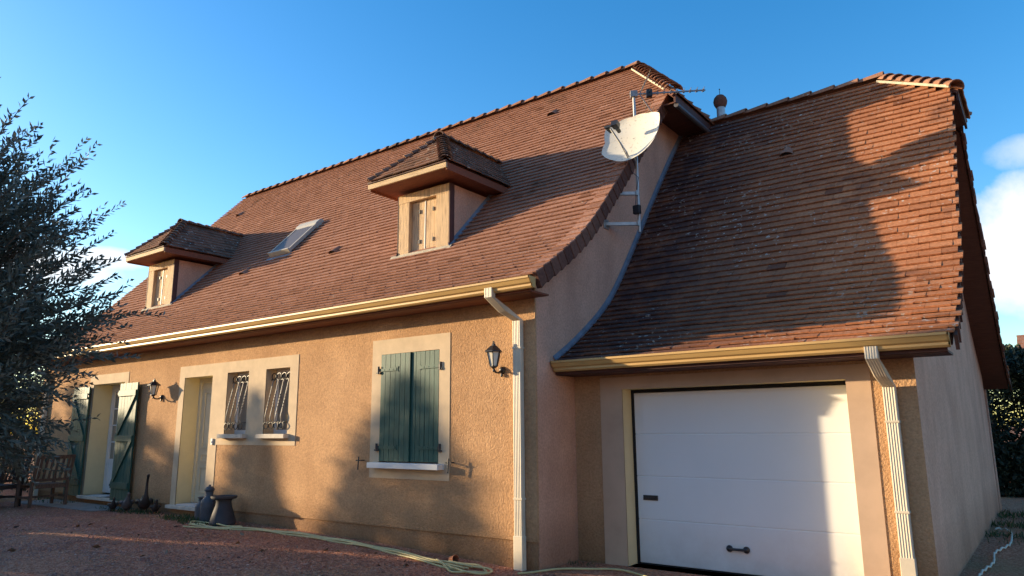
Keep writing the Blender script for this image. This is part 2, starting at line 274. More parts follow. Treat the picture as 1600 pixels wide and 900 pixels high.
# ------------------------------------------------------------------ mesh builder
class MB:
    def __init__(s): s.v = []; s.f = []; s.m = []; s.t = []
    def add(s, vs, fs, m=0, tone=.5):
        o = len(s.v); s.v += [tuple(v) for v in vs]; s.t += [tone]*len(vs)
        for f in fs: s.f.append(tuple(o+i for i in f)); s.m.append(m)
        return s
    def hexa(s, p, m=0, tone=.5):
        return s.add(p, [(0, 3, 2, 1), (4, 5, 6, 7), (0, 1, 5, 4), (1, 2, 6, 5), (2, 3, 7, 6), (3, 0, 4, 7)], m, tone)
    def box(s, x0, x1, y0, y1, z0, z1, m=0, tone=.5):
        return s.hexa([(x0, y0, z0), (x1, y0, z0), (x1, y1, z0), (x0, y1, z0), (x0, y0, z1), (x1, y0, z1), (x1, y1, z1), (x0, y1, z1)], m, tone)
    def obox(s, c, a, b, d, m=0, tone=.5):       # half vectors
        c, a, b, d = map(Vector, (c, a, b, d))
        return s.hexa([c-a-b-d, c+a-b-d, c+a+b-d, c-a+b-d, c-a-b+d, c+a-b+d, c+a+b+d, c-a+b+d], m, tone)
    def bar(s, p, q, w, h, m=0, upv=(0, 0, 1), tone=.5):
        p, q = Vector(p), Vector(q); d = (q-p); a = d.cross(Vector(upv))
        if a.length < 1e-6: a = d.cross(Vector((1, 0, 0)))
        a.normalize(); b = a.cross(d).normalized()
        return s.obox((p+q)/2, d/2, a*(w/2), b*(h/2), m, tone)
    def prism(s, poly, ext, m=0, tone=.5):
        n = len(poly); poly = [Vector(p) for p in poly]; e = Vector(ext)
        vs = poly+[p+e for p in poly]
        nrm = Vector((0, 0, 0))
        for i in range(n): nrm += poly[i].cross(poly[(i+1) % n])
        fl = nrm.dot(e) > 0
        a = tuple(range(n)); b = tuple(range(n, 2*n))
        fs = [a[::-1] if fl else a, b if fl else b[::-1]]
        for i in range(n):
            j = (i+1) % n; q = (i, j, n+j, n+i); fs.append(q if fl else q[::-1])
        return s.add(vs, fs, m, tone)
    def tube(s, path, r, n=8, m=0, tone=.5, cap=True, closed=False):
        path = [Vector(p) for p in path]; N = len(path); rs = r if isinstance(r, (list, tuple)) else [r]*N
        o = len(s.v); ref = None
        for i, p in enumerate(path):
            a = path[(i-1) % N] if (closed or i > 0) else p; b = path[(i+1) % N] if (closed or i < N-1) else p
            t = (b-a)
            if t.length < 1e-9: t = Vector((0, 0, 1))
            t.normalize()
            if ref is None: ref = t.orthogonal().normalized()
            ref = (ref-t*ref.dot(t))
            if ref.length < 1e-6: ref = t.orthogonal()
            ref.normalize(); b2 = t.cross(ref)
            for k in range(n):
                th = 2*math.pi*k/n; s.v.append(tuple(p+(ref*math.cos(th)+b2*math.sin(th))*rs[i])); s.t.append(tone)
        for i in range(N if closed else N-1):
            j = (i+1) % N
            for k in range(n):
                k2 = (k+1) % n; s.f.append((o+i*n+k, o+i*n+k2, o+j*n+k2, o+j*n+k)); s.m.append(m)
        if cap and not closed:
            s.f.append(tuple(o+k for k in range(n))[::-1]); s.m.append(m)
            s.f.append(tuple(o+(N-1)*n+k for k in range(n))); s.m.append(m)
        return s
    def lathe(s, prof, c=(0, 0, 0), n=20, m=0, axis=None, tone=.5, sx=1.0):
        c = Vector(c); q = Vector(axis).normalized().to_track_quat('Z', 'Y') if axis else None
        o = len(s.v)
        for r, z in prof:
            for k in range(n):
                th = 2*math.pi*k/n; p = Vector((max(r, 1e-4)*math.cos(th)*sx, max(r, 1e-4)*math.sin(th), z))
                if q: p = q @ p
                s.v.append(tuple(c+p)); s.t.append(tone)
        for i in range(len(prof)-1):
            for k in range(n):
                k2 = (k+1) % n; s.f.append((o+i*n+k, o+i*n+k2, o+(i+1)*n+k2, o+(i+1)*n+k)); s.m.append(m)
        s.f.append(tuple(o+k for k in range(n))[::-1]); s.m.append(m)
        e = o+(len(prof)-1)*n; s.f.append(tuple(e+k for k in range(n))); s.m.append(m)
        return s
    def build(s, name, mats, parent=None, smooth=None, bevel=None):
        me = bpy.data.meshes.new(name); ob = bpy.data.objects.new(name, me); COL.objects.link(ob)
        v = np.array(s.v, dtype=float)
        if parent is None:
            org = np.array([(v[:, 0].min()+v[:, 0].max())/2, (v[:, 1].min()+v[:, 1].max())/2, v[:, 2].min()])
            ob.location = org
        else:
            org = np.array(wloc(parent)); ob.parent = parent
        me.from_pydata((v-org).tolist(), [], s.f)
        for k in (mats if isinstance(mats, (list, tuple)) else [mats]): me.materials.append(M[k])
        me.polygons.foreach_set('material_index', s.m)
        at = me.attributes.new('tone', 'FLOAT', 'POINT'); at.data.foreach_set('value', s.t)
        if smooth is not None:
            me.polygons.foreach_set('use_smooth', [True]*len(s.f)); me.update(); me.set_sharp_from_angle(angle=R_(smooth))
        me.update()
        if bevel:
            b = ob.modifiers.new('bevel', 'BEVEL'); b.width = bevel; b.segments = 2; b.limit_method = 'ANGLE'; b.angle_limit = R_(40)
        return ob
def wloc(o):
    l = Vector(o.location)
    while o.parent: o = o.parent; l += o.location
    return l
def tag(o, label=None, cat=None, group=None, kind=None):
    for k, x in (('label', label), ('category', cat), ('group', group), ('kind', kind)):
        if x: o[k] = x
    return o
def empty(name, loc, label=None, cat=None, group=None):
    o = bpy.data.objects.new(name, None); COL.objects.link(o); o.location = loc; o.empty_display_size = .2
    return tag(o, label, cat, group)
def copy_tree(o, parent=None):
    c = o.copy(); COL.objects.link(c)
    if parent is not None: c.parent = parent
    for ch in [x for x in bpy.data.objects if x.parent == o]: copy_tree(ch, c)
    return c
def npmesh(name, v, f, mats, tone=None, parent=None, smooth=False):
    """v (N,3), f (K,4) quads"""
    me = bpy.data.meshes.new(name); ob = bpy.data.objects.new(name, me); COL.objects.link(ob)
    v = np.asarray(v, float); f = np.asarray(f, np.int32); k = f.shape[1]
    if parent is None:
        org = np.array([(v[:, 0].min()+v[:, 0].max())/2, (v[:, 1].min()+v[:, 1].max())/2, v[:, 2].min()]); ob.location = org
    else:
        org = np.array(wloc(parent)); ob.parent = parent
    me.vertices.add(len(v)); me.vertices.foreach_set('co', (v-org).ravel())
    me.loops.add(f.size); me.loops.foreach_set('vertex_index', f.ravel())
    me.polygons.add(len(f)); me.polygons.foreach_set('loop_start', np.arange(0, f.size, k)); me.polygons.foreach_set('loop_total', np.full(len(f), k))
    me.materials.append(M[mats]); 
    at = me.attributes.new('tone', 'FLOAT', 'POINT'); at.data.foreach_set('value', np.asarray(tone, float) if tone is not None else np.full(len(v), .5))
    me.update(calc_edges=True); me.validate()
    return ob
def leaves(P, D, L, Wd, tone, rng=npr, curl=.18):
    """one bent 4-gon pair per leaf: base P, direction D, length L, width Wd -> verts, quads"""
    n = len(P); D = D/np.linalg.norm(D, axis=1, keepdims=True)
    a = rng.normal(size=(n, 3)); a -= D*(a*D).sum(1, keepdims=True); a /= np.linalg.norm(a, axis=1, keepdims=True)
    b = np.cross(D, a); L = np.asarray(L)[:, None]; Wd = np.asarray(Wd)[:, None]
    v = np.empty((n, 6, 3))
    v[:, 0] = P; v[:, 1] = P+D*L*.45+a*Wd*.5+b*Wd*curl; v[:, 2] = P+D*L*.45-a*Wd*.5+b*Wd*curl
    v[:, 3] = P+D*L; v[:, 4] = P+D*L*.45; v[:, 5] = P+D*L*.45
    i = np.arange(n)[:, None]*6
    f = np.concatenate([i+np.array([[0, 4, 3, 1]]), i+np.array([[0, 2, 3, 5]])])
    return v.reshape(-1, 3), f, np.repeat(tone, 6)

# ------------------------------------------------------------------ roof tiling
def tiles(mb, base, tv, nv, ud, ulim, smax, expo=.15, w=.21, thick=.02, lift=.02, m=0, skip=None, over=.03, seed=1, jit=.004, tv_=.12, odd=.04):
    rg = random.Random(seed); ud = Vector(ud); n = int(math.ceil(smax/expo))
    for k in range(n):
        s0 = k*expo-over; s1 = min(k*expo+expo*1.25, smax)
        if s1 <= k*expo: continue
        sm = max(0, k*expo); u0, u1 = ulim(sm+.5*expo)
        if u1-u0 < .03: continue
        p0 = base(max(s0, 0))+tv(0)*min(0, s0); p1 = base(s1); nn = nv(sm)
        off = (k % 2)*w*.5+rg.uniform(-.008, .008); u = u0-(w-off if off > 0 else 0)
        rowtone = rg.uniform(-.05, .05)
        while u < u1:
            a = max(u, u0)+.0015; b = min(u+w, u1)-.0015; u += w
            if b-a < .02: continue
            if skip and skip(a, b, sm): continue
            jz = rg.uniform(0, jit*1.6); js = rg.uniform(-jit, jit); sk = rg.uniform(-.002, .002)
            t = min(1, max(0, .5+rowtone+rg.gauss(0, tv_)))
            if rg.random() < odd: t = rg.choice((.02, .98))
            tt = tv(sm)
            A = p0+tt*js+nn*(lift+jz); Bq = p1+nn*.004
            mb.hexa([A+ud*a-tt*sk, A+ud*b+tt*sk, Bq+ud*b, Bq+ud*a,
                     A+ud*a+nn*thick-tt*sk, A+ud*b+nn*thick+tt*sk, Bq+ud*b+nn*thick*.8, Bq+ud*a+nn*thick*.8], m, t)
def ridge_tiles(mb, A, B, r=.12, seg=.34, n=8, m=0, seed=3, h=.75, flare=.032):
    rg = random.Random(seed); A, B = Vector(A), Vector(B); d = B-A; Lh = d.length; d.normalize()
    side = d.cross(Vector((0, 0, 1))).normalized(); upv = side.cross(d).normalized(); k = max(1, round(Lh/seg)); sg = Lh/k
    for i in range(k):
        p0 = A+d*(i*sg-.01); p1 = A+d*((i+1)*sg+.035); t = min(1, max(0, rg.gauss(.5, .2))); j = rg.uniform(-.005, .005)
        vs = []
        for (p, rr) in ((p0, r-flare*.5), (p1, r+flare)):
            for q in (0, .02):
                for a in range(n+1):
                    th = math.pi*a/n; vs.append(p+side*(rr-q)*math.cos(th)+upv*((rr-q)*math.sin(th)*h-.035+j))
        w_ = n+1; fs = []
        for a in range(n):
            fs.append((a, a+1, 2*w_+a+1, 2*w_+a))               # outer
            fs.append((w_+a+1, w_+a, 3*w_+a, 3*w_+a+1))         # inner
            fs.append((a+1, a, w_+a, w_+a+1)); fs.append((2*w_+a, 2*w_+a+1, 3*w_+a+1, 3*w_+a))
        mb.add(vs, fs, m, t)
class Prof:
    def __init__(s, pts, n=60):
        p = np.array(pts, float); d = np.r_[0, np.cumsum(np.hypot(*np.diff(p, axis=0).T))]
        q = np.linspace(0, d[-1], 160); y = np.interp(q, d, p[:, 0]); z = np.interp(q, d, p[:, 1])
        ker = np.ones(17)/17
        for _ in range(2):
            yp = np.r_[2*y[0]-y[8:0:-1], y, 2*y[-1]-y[-2:-10:-1]]; zp = np.r_[2*z[0]-z[8:0:-1], z, 2*z[-1]-z[-2:-10:-1]]
            y, z = np.convolve(yp, ker, 'valid'), np.convolve(zp, ker, 'valid')
        s.y, s.z = y, z; s.s = np.r_[0, np.cumsum(np.hypot(np.diff(y), np.diff(z)))]; s.len = s.s[-1]
    def P(s, q): return Vector((0, float(np.interp(q, s.s, s.y)), float(np.interp(q, s.s, s.z))))
    def T(s, q):
        a, b = s.P(max(0, min(q, s.len)-.05)), s.P(min(s.len, max(q, 0)+.05)); return (b-a).normalized()
    def N(s, q): t = s.T(q); return Vector((0, -t.z, t.y))
    def zy(s, y): return float(np.interp(y, s.y, s.z))
    def yz(s, z): return float(np.interp(z, s.z, s.y))

# ------------------------------------------------------------------ ground
def gz(x, y=0):
    return float(np.interp(x, [-60, -20, -13, -11, -9, -7, -5, 0, 60], [.15, .15, .15, .16, .13, .085, .0, 0, 0]))
xs = np.unique(np.r_[-1500, -400, -120, -60, np.arange(-40, 8.01, .25), 20, 60, 200, 700, 1500])
ys = np.unique(np.r_[-1500, -400, -100, -40, -15, np.arange(-6, 12.01, .25), 20, 40, 100, 400, 1500])
gx, gy = np.meshgrid(xs, ys); gzv = np.interp(gx, [-60, -20, -13, -11, -9, -7, -5, 0, 60], [.15, .15, .15, .16, .13, .085, .0, 0, 0])
near = (np.abs(gx+10) < 20) & (np.abs(gy-3) < 10)
gzv = gzv+np.where(near, .012*np.sin(gx*2.1+gy*1.3)*np.sin(gy*1.7-gx*.6), 0)*np.clip((6.2-gy)/2, 0, 1)
gv = np.stack([gx.ravel(), gy.ravel(), gzv.ravel()], 1); nx = len(xs)
ii, jj = np.meshgrid(np.arange(nx-1), np.arange(len(ys)-1)); b_ = (jj*nx+ii).ravel()
gf = np.stack([b_, b_+1, b_+nx+1, b_+nx], 1)
def gravel_mat():
    m = mat('red gravel', (.2, .1, .08), .95, spec=.1); nt = m.node_tree; p = nt.nodes['Principled BSDF']; L = nt.links
    tcn = nt.nodes.new('ShaderNodeTexCoord')
    v = nt.nodes.new('ShaderNodeTexVoronoi'); v.inputs['Scale'].default_value = 55; L.new(tcn.outputs['Object'], v.inputs['Vector'])
    r = nt.nodes.new('ShaderNodeValToRGB'); L.new(v.outputs['Color'], r.inputs[0])
    r.color_ramp.elements[0].color = (.22, .08, .045, 1); r.color_ramp.elements[1].color = (.66, .36, .23, 1)
    e = r.color_ramp.elements.new(.5); e.color = (.47, .19, .105, 1)
    n = nt.nodes.new('ShaderNodeTexNoise'); n.inputs['Scale'].default_value = .7; n.inputs['Detail'].default_value = 7; L.new(tcn.outputs['Object'], n.inputs['Vector'])
    g = nt.nodes.new('ShaderNodeValToRGB'); L.new(n.outputs['Fac'], g.inputs[0]); g.color_ramp.elements[0].position = .5; g.color_ramp.elements[1].position = .72
    g.color_ramp.elements[0].color = (0, 0, 0, 1); g.color_ramp.elements[1].color = (.6, .6, .6, 1)
    x = nt.nodes.new('ShaderNodeMix'); x.data_type = 'RGBA'; L.new(g.outputs[0], x.inputs[0]); L.new(r.outputs[0], x.inputs[6]); x.inputs[7].default_value = (.30, .21, .10, 1)
    L.new(x.outputs[2], p.inputs['Base Color'])
    b = nt.nodes.new('ShaderNodeBump'); b.inputs['Strength'].default_value = .9; b.inputs['Distance'].default_value = .012; b.invert = True
    L.new(v.outputs['Distance'], b.inputs['Height']); L.new(b.outputs[0], p.inputs['Normal'])
    return m
M['gravel'] = gravel_mat()
go = npmesh('ground', gv, gf, 'gravel'); tag(go, kind='structure')

# ------------------------------------------------------------------ house
D, XC, XL, YG, XG = 6.70, -4.66, -18.15, 7.53, -0.98
MXV, MXL, MYR = -4.44, -18.38, 11.5              # verge right, verge left, ridge y
GXV, GYR = -0.57, 11.42
FL = .30                                         # main floor level
BACK, GBACK = 2*MYR-D, 16.4
house = empty('house', (-9.5, 11.0, 0), 'tan plastered house with steep red tiled roof, two dormers and an attached garage', 'house')
mp_ = Prof([(6.36, 3.17), (6.42, 3.2), (6.83, 3.47), (7.27, 3.76), (7.64, 4.07), (8.06, 4.51), (8.6, 5.08), (9.17, 5.68), (9.85, 6.42), (10.36, 6.99), (MYR, 8.22)])
gp_ = Prof([(7.10, 2.262), (7.17, 2.30), (7.57, 2.51), (8.33, 3.02), (8.59, 3.25), (9.15, 3.92), (9.75, 4.68), (10.55, 5.66), (GYR, 6.66)])

def cells(x0, x1, z0, z1, holes):
    """rectangles of the facade around its openings"""
    X = sorted({x0, x1, *[h[0] for h in holes], *[h[1] for h in holes]}); Z = sorted({z0, z1, *[h[2] for h in holes], *[h[3] for h in holes]})
    X = [v for v in X if x0 <= v <= x1]; Z = [v for v in Z if z0 <= v <= z1]; out = []
    for i in range(len(X)-1):
        for j in range(len(Z)-1):
            cx, cz = (X[i]+X[i+1])/2, (Z[j]+Z[j+1])/2
            if any(h[0] < cx < h[1] and h[2] < cz < h[3] for h in holes): continue
            out.append((X[i], X[i+1], Z[j], Z[j+1]))
    return out
def wall_sheet(mb, rects, y, m=0):
    for a, b, c, d in rects: mb.add([(a, y, c), (b, y, c), (b, y, d), (a, y, d)], [(0, 1, 2, 3)], m)
def reveal(mb, h, y0, y1, m=0):
    a, b, c, d = h
    mb.add([(a, y0, c), (a, y1, c), (a, y1, d), (a, y0, d)], [(0, 1, 2, 3)], m)
    mb.add([(b, y0, c), (b, y1, c), (b, y1, d), (b, y0, d)], [(3, 2, 1, 0)], m)
    mb.add([(a, y0, d), (b, y0, d), (b, y1, d), (a, y1, d)], [(3, 2, 1, 0)], m)
    mb.add([(a, y0, c), (b, y0, c), (b, y1, c), (a, y1, c)], [(0, 1, 2, 3)], m)

FR = (-15.63, -14.33, FL, 2.47)      # french door opening
EN = (-12.15, -11.27, FL, 2.44)      # entrance
W1 = (-10.83, -10.23, 1.47, 2.46)
W2 = (-9.77, -9.17, 1.47, 2.46)
WB = (-7.18, -6.13, 1.10, 2.51)
holes = [FR, EN, W1, W2, WB]
mw = MB()
wall_sheet(mw, cells(XL, XC, .30, 3.16, holes), D)
# gables, back
def gable(x, e):
    pts = [(D, 0.0)]+[(y, z-.10) for y, z in zip(mp_.y[6:], mp_.z[6:]) if y > D+.02]
    pts[0:1] = [(D+.03, -.3), (D+.03, 3.16)]
    if e: pts = [(y, z) for y, z in pts if z < e]+[(mp_.yz(e+.10), e)]
    rgt = [(2*MYR-y, z) for y, z in pts[::-1]]
    return [(x, y, z) for y, z in pts+rgt[0 if e else 1:]]
mw.prism(gable(XC-.30, 6.95), (.30, 0, 0), 1); mw.add([(XC, D, .3), (XC, D+.03, .3), (XC, D+.03, 3.16), (XC, D, 3.16)], [(0, 1, 2, 3)]); mw.prism(gable(XL, 0), (.30, 0, 0))
mw.box(XL+.31, XC-.31, BACK-.3, BACK, -.3, 3.1)
mw.build('wall', ['wall', 'wall_fine'], house)
pl = MB(); pl.box(XL+.002, XC-.012, D+.018, D+.12, -.3, .30)
for a, b, c, d in cells(XL, XC, .298, .30, []): pl.add([(a, D, .3), (b, D, .3), (b, D+.1, .3), (a, D+.1, .3)], [(3, 2, 1, 0)])
pl.build('plinth', ['plinth'], house)
# smooth plaster surrounds, standing 7 mm proud
def surround(rects):
    tb = MB()
    for a, b, c, d in rects: tb.box(a, b, D-.007, D+.003, c, d)
    return tb.build('plaster_surround', ['trim'], house)
surround(cells(-12.32, -8.97, 1.30, 2.64, [EN, W1, W2])+[(-12.32, EN[0], FL, 1.30), (EN[1], -11.03, FL, 1.30)])
surround(cells(-7.36, -5.95, .90, 2.71, [WB])); surround([(-15.81, -14.19, FR[3], 2.66), (-15.81, FR[0], FL, FR[3]), (FR[1], -14.19, FL, FR[3])])
# reveals
for h, dp, mt in ((FR, .42, 'cream'), (EN, .32, 'cream'), (W1, .22, 'trim'), (W2, .22, 'trim'), (WB, .12, 'trim')):
    r_ = MB(); reveal(r_, h, D-.007, D+dp); r_.build('reveal', [mt], house)

# --- front door
dr = MB(); y = D+.30
dr.box(EN[0]+.001, EN[1]-.001, y, y+.05, FL+.02, EN[3]-.001)                       # leaf + frame
dr.box(EN[0]+.002, EN[0]+.07, y-.03, y, FL+.02, EN[3]-.002); dr.box(EN[1]-.07, EN[1]-.002, y-.03, y, FL+.02, EN[3]-.002); dr.box(EN[0]+.07, EN[1]-.07, y-.03, y, EN[3]-.08, EN[3]-.002)
door = dr.build('front_door', ['creamdoor'], house, bevel=.004)
pn = MB(); cx0, cx1 = EN[0]+.18, EN[1]-.18
def panel(z0, z1, arch=False):
    w_ = .025
    for a, b, c, d in ((cx0, cx1, z0, z0+w_), (cx0, cx1, z1-w_, z1), (cx0, cx0+w_, z0+w_, z1-w_), (cx1-w_, cx1, z0+w_, z1-w_)): pn.box(a, b, y-.018, y-.001, c, d)
    pn.box(cx0+.06, cx1-.06, y-.012, y-.001, z0+.06, z1-.06)
panel(FL+.18, FL+.62); panel(FL+.70, FL+.84); panel(FL+.93, FL+1.90)
pn.build('door_panel', ['creamdoor'], door, bevel=.004)
hd = MB(); hd.tube([(EN[1]-.13, y-.005, 1.33), (EN[1]-.13, y-.055, 1.33), (EN[1]-.24, y-.055, 1.33)], .009, 8); hd.box(EN[1]-.15, EN[1]-.11, y-.012, y-.002, 1.22, 1.42); hd.build('handle', ['ironware'], door)
sl = MB(); sl.box(-12.30, -11.22, D-.10, D+.30, FL-.055, FL+.0); sl.build('doorstep', ['sill'], house, bevel=.006)
sl = MB(); sl.box(-15.70, -14.05, D-.09, D+.40, FL-.055, FL+.0); sl.build('doorstep', ['sill'], house, bevel=.006)
bl = MB(); bl.box(-11.16, -11.11, D-.03, D-.0075, 1.30, 1.40); bl.box(-11.145, -11.125, D-.036, D-.03, 1.33, 1.36); bl.build('doorbell', ['whitepaint'], house, bevel=.004)

# --- french door
y = D+.36; fr = MB(); a, b, c, d = FR; mid = (a+b)/2
for q in ((a+.002, a+.06, c+.02, d-.002), (b-.06, b-.002, c+.02, d-.002), (a+.06, b-.06, d-.06, d-.002)): fr.box(q[0], q[1], y, y+.06, q[2], q[3])
fr_o = fr.build('french_door', ['whitepaint'], house, bevel=.004)
for x0, x1 in ((a+.062, mid-.002), (mid+.002, b-.062)):
    lf = MB(); st = .09
    lf.box(x0, x0+st, y-.012, y+.04, c+.03, d-.062); lf.box(x1-st, x1, y-.012, y+.04, c+.03, d-.062)
    lf.box(x0+st, x1-st, y-.012, y+.04, c+.03, c+.13); lf.box(x0+st, x1-st, y-.012, y+.04, d-.15, d-.062); lf.box(x0+st, x1-st, y-.012, y+.04, c+.60, c+.69)
    lf.box(x0+st, x1-st, y+.005, y+.03, c+.13, c+.60)
    lf.box(x0+st+.05, x1-st-.05, y-.004, y+.005, c+.18, c+.55)
    z0, z1 = c+.69, d-.15; xm = (x0+x1)/2
    lf.box(xm-.012, xm+.012, y-.006, y+.03, z0, z1)
    for k in range(1, 4):
        zz = z0+(z1-z0)*k/4
        lf.box(x0+st, xm-.012, y-.006, y+.03, zz-.012, zz+.012); lf.box(xm+.012, x1-st, y-.006, y+.03, zz-.012, zz+.012)
    lf.build('door_leaf', ['whitepaint'], fr_o)
    gl = MB(); gl.box(x0+st+.001, x1-st-.001, y+.012, y+.02, z0, z1); gl.build('pane', ['glass'], fr_o)

# --- small windows with bulging iron grilles
for h in (W1, W2):
    a, b, c, d = h; y = D+.18; w_ = MB()
    for q in ((a+.001, a+.06, c, d), (b-.06, b-.001, c, d), (a+.06, b-.06, c, c+.06), (a+.06, b-.06, d-.06, d-.001)): w_.box(q[0], q[1], y, y+.05, q[2], q[3])
    wo_ = w_.build('window', ['whitepaint'], house, bevel=.004)
    g = MB(); g.box(a+.06, b-.06, y+.015, y+.025, c+.06, d-.06); g.build('pane', ['glass'], wo_)
    s_ = MB(); s_.box(a-.05, b+.05, D-.10, D+.19, c-.065, c); s_.build('sill', ['sill'], wo_, bevel=.005)
    gr = MB(); yb = D+.07; n = 4; r = .068
    for k in range(n):
        xx = a+.105+k*(b-a-.21)/(n-1); path = []
        for i in range(15):
            t = i/14; zz = d-.17-(d-c-.34)*t; bul = .01+.135*t*(1-max(0, (t-.88)/.12)*.25)
            path.append((xx, yb-bul, zz))
        gr.tube(path, .0085, 6, 1)
        for i in (5, 6, 7, 8, 9):                        # twisted middle
            p = path[i]; gr.lathe([(.004, -.012), (.0125, 0), (.004, .012)], p, 6, 0)
        for zc, yc, sg in ((d-.115, yb-.01, 1), (c+.125, yb-.115, -1)):
            gr.tube([(xx+r*.92*math.cos(th), yc+.012*math.sin(th*.5), zc+r*.75*math.sin(th)) for th in [2*math.pi*i/18 for i in range(18)]], .0075, 6, 0, closed=True)
    for zc, yc in ((d-.165, yb-.0), (c+.175, yb-.085)):
        gr.bar((a+.03, yc, zc), (b-.03, yc, zc), .008, .01, 0)
    for zc in (d-.165, c+.175):
        for xx in (a+.03, b-.03): gr.bar((xx, yb-.085 if zc < 2 else yb, zc), (xx, D+.14, zc), .012, .012, 0)
    gr.build('grille', ['iron', 'ironlight'], wo_, smooth=50)

# --- green shutters
def shutter_leaf(x0, x1, yf, yb, z0, z1, nb, parent, hinge_left, zs, brace=False):
    s_ = MB(); w_ = (x1-x0)/nb
    for i in range(nb):
        s_.box(x0+i*w_+.0022, x0+(i+1)*w_-.0022, yf+rnd.uniform(0, .002), yb, z0, z1)
    s_.box(x0+.004, x1-.004, yf+.009, yb-.003, z0+.002, z1-.002)
    so = s_.build('shutter', ['greenpaint'], parent, bevel=.002)
    if brace:
        b_ = MB()
        for zz in zs: b_.box(x0+.01, x1-.01, yf-.026, yf-.001, zz-.055, zz+.055)
        zz = sorted(zs)
        for q0, q1 in zip(zz[:-1], zz[1:]):
            xa, xb = (x0+.06, x1-.06) if hinge_left else (x1-.06, x0+.06)
            b_.bar((xa, yf-.0135, q0+.055), (xb, yf-.0135, q1-.055), .024, .095, 0, upv=(0, 1, 0)) if False else b_.prism([(xa-.045, yf-.026, q0+.056), (xa+.045, yf-.026, q0+.056), (xb+.045, yf-.026, q1-.056), (xb-.045, yf-.026, q1-.056)], (0, .024, 0))
        b_.build('brace', ['greenpaint'], so, bevel=.003)
    for zz in (zs if not brace else (min(zs)+.0, max(zs))):
        h_ = MB(); L0, L1 = (x0-.0, x0+.30) if hinge_left else (x1-.30, x1+.0)
        if not brace:
            h_.box(L0, L1, yf-.011, yf-.0005, zz-.02, zz+.02, 0)
            for k in (.08, .17, .25): 
                xk = L0+k if hinge_left else L1-k
                h_.lathe([(.009, 0), (.009, .005), (.004, .008)], (xk, yf-.007, zz), 8, 0, axis=(0, -1, 0))
            tip = L1 if hinge_left else L0; sg = 1 if hinge_left else -1
            h_.prism([(tip, yf-.007, zz-.02), (tip+sg*.035, yf-.007, zz-.035), (tip+sg*.02, yf-.007, zz), (tip+sg*.035, yf-.007, zz+.035), (tip, yf-.007, zz+.02)], (0, .006, 0), 0)
        xp = x0-.035 if hinge_left else x1+.035
        if not brace: h_.lathe([(.016, -.05), (.016, .05)], (xp, yf-.012, zz), 10, 1)
        h_.box(xp-.035, xp+.035, yf-.02, D-.0075 if not brace else D-.001, zz-.045, zz-.025, 1) if not brace else None
        h_.box(min(xp, x0 if hinge_left else x1), max(xp, x0 if hinge_left else x1), yf-.016, yf-.006, zz-.02, zz+.02, 1)
        h_.build('hinge', ['greenpaint', 'ironware'], so, smooth=40)
    return so
shutter_leaf(WB[0]+.008, (WB[0]+WB[1])/2+.03, D-.022, D+.018, WB[2]+.015, WB[3]-.004, 6, house, True, (1.29, 2.30))
shutter_leaf((WB[0]+WB[1])/2+.036, WB[1]-.008, D-.002, D+.036, WB[2]+.015, WB[3]-.004, 6, house, False, (1.29, 2.30))
wb = MB(); wb.box(WB[0]-.10, WB[1]+.10, D-.13, D+.13, WB[2]-.07, WB[2]); wb.build('sill', ['whitepaint'], house, bevel=.006)
gl = MB(); gl.box(WB[0], WB[1], D+.10, D+.118, WB[2], WB[3]); gl.build('window', ['whitepaint'], house)
for xk in (-7.47, -5.88):
    k_ = MB(); k_.tube([(xk, D, 1.12), (xk, D-.10, 1.12)], .008, 6); k_.bar((xk-.05, D-.10, 1.12), (xk+.05, D-.10, 1.12), .012, .016); k_.tube([(xk, D-.10, 1.17), (xk, D-.105, 1.10), (xk-.01, D-.10, 1.0)], .009, 6); k_.build('shutter_holdback', ['ironware'], house)
shutter_leaf(-16.36, -15.66, D-.075, D-.045, FL-.02, 2.43, 6, house, False, (.55, 1.40, 2.24), True)
shutter_leaf(-14.31, -13.63, D-.095, D-.065, FL-.02, 2.43, 6, house, True, (.55, 1.40, 2.24), True)

# --- main roof
HIP_E = (-4.13, 6.65)                             # overhanging half-hip eave: x, z
RE = (-5.58, MYR, 8.22)                           # right end of the ridge
s_hip = float(np.interp(10.30, mp_.y, mp_.s))
def mlim(s):
    x1 = MXV+.03
    if s > s_hip: x1 = MXV+(RE[0]-MXV)*(s-s_hip)/(mp_.len-s_hip)
    return MXL, x1
rf = MB(); X0 = Vector((0, 0, 0))
tiles(rf, mp_.P, mp_.T, mp_.N, (1, 0, 0), mlim, mp_.len-.02, seed=5, expo=.122, w=.2, lift=.034, thick=.017, tv_=.08, odd=.012)
# back slope as plain course strips
for k in range(0, int(mp_.len/.3)):
    s0, s1 = k*.3, min(k*.3+.33, mp_.len); a0, a1 = mp_.P(s0), mp_.P(s1); n = mp_.N(s0)
    f_ = lambda p, l: (2*MYR-p.y, p.z+l)
    x1 = mlim(s0)[1]
    rf.prism([(MXL, *f_(a0, .03)), (MXL, *f_(a1, .0)), (MXL, *f_(a1, -.03)), (MXL, *f_(a0, 0))], (x1-MXL, 0, 0), 0, rnd.uniform(.3, .7))
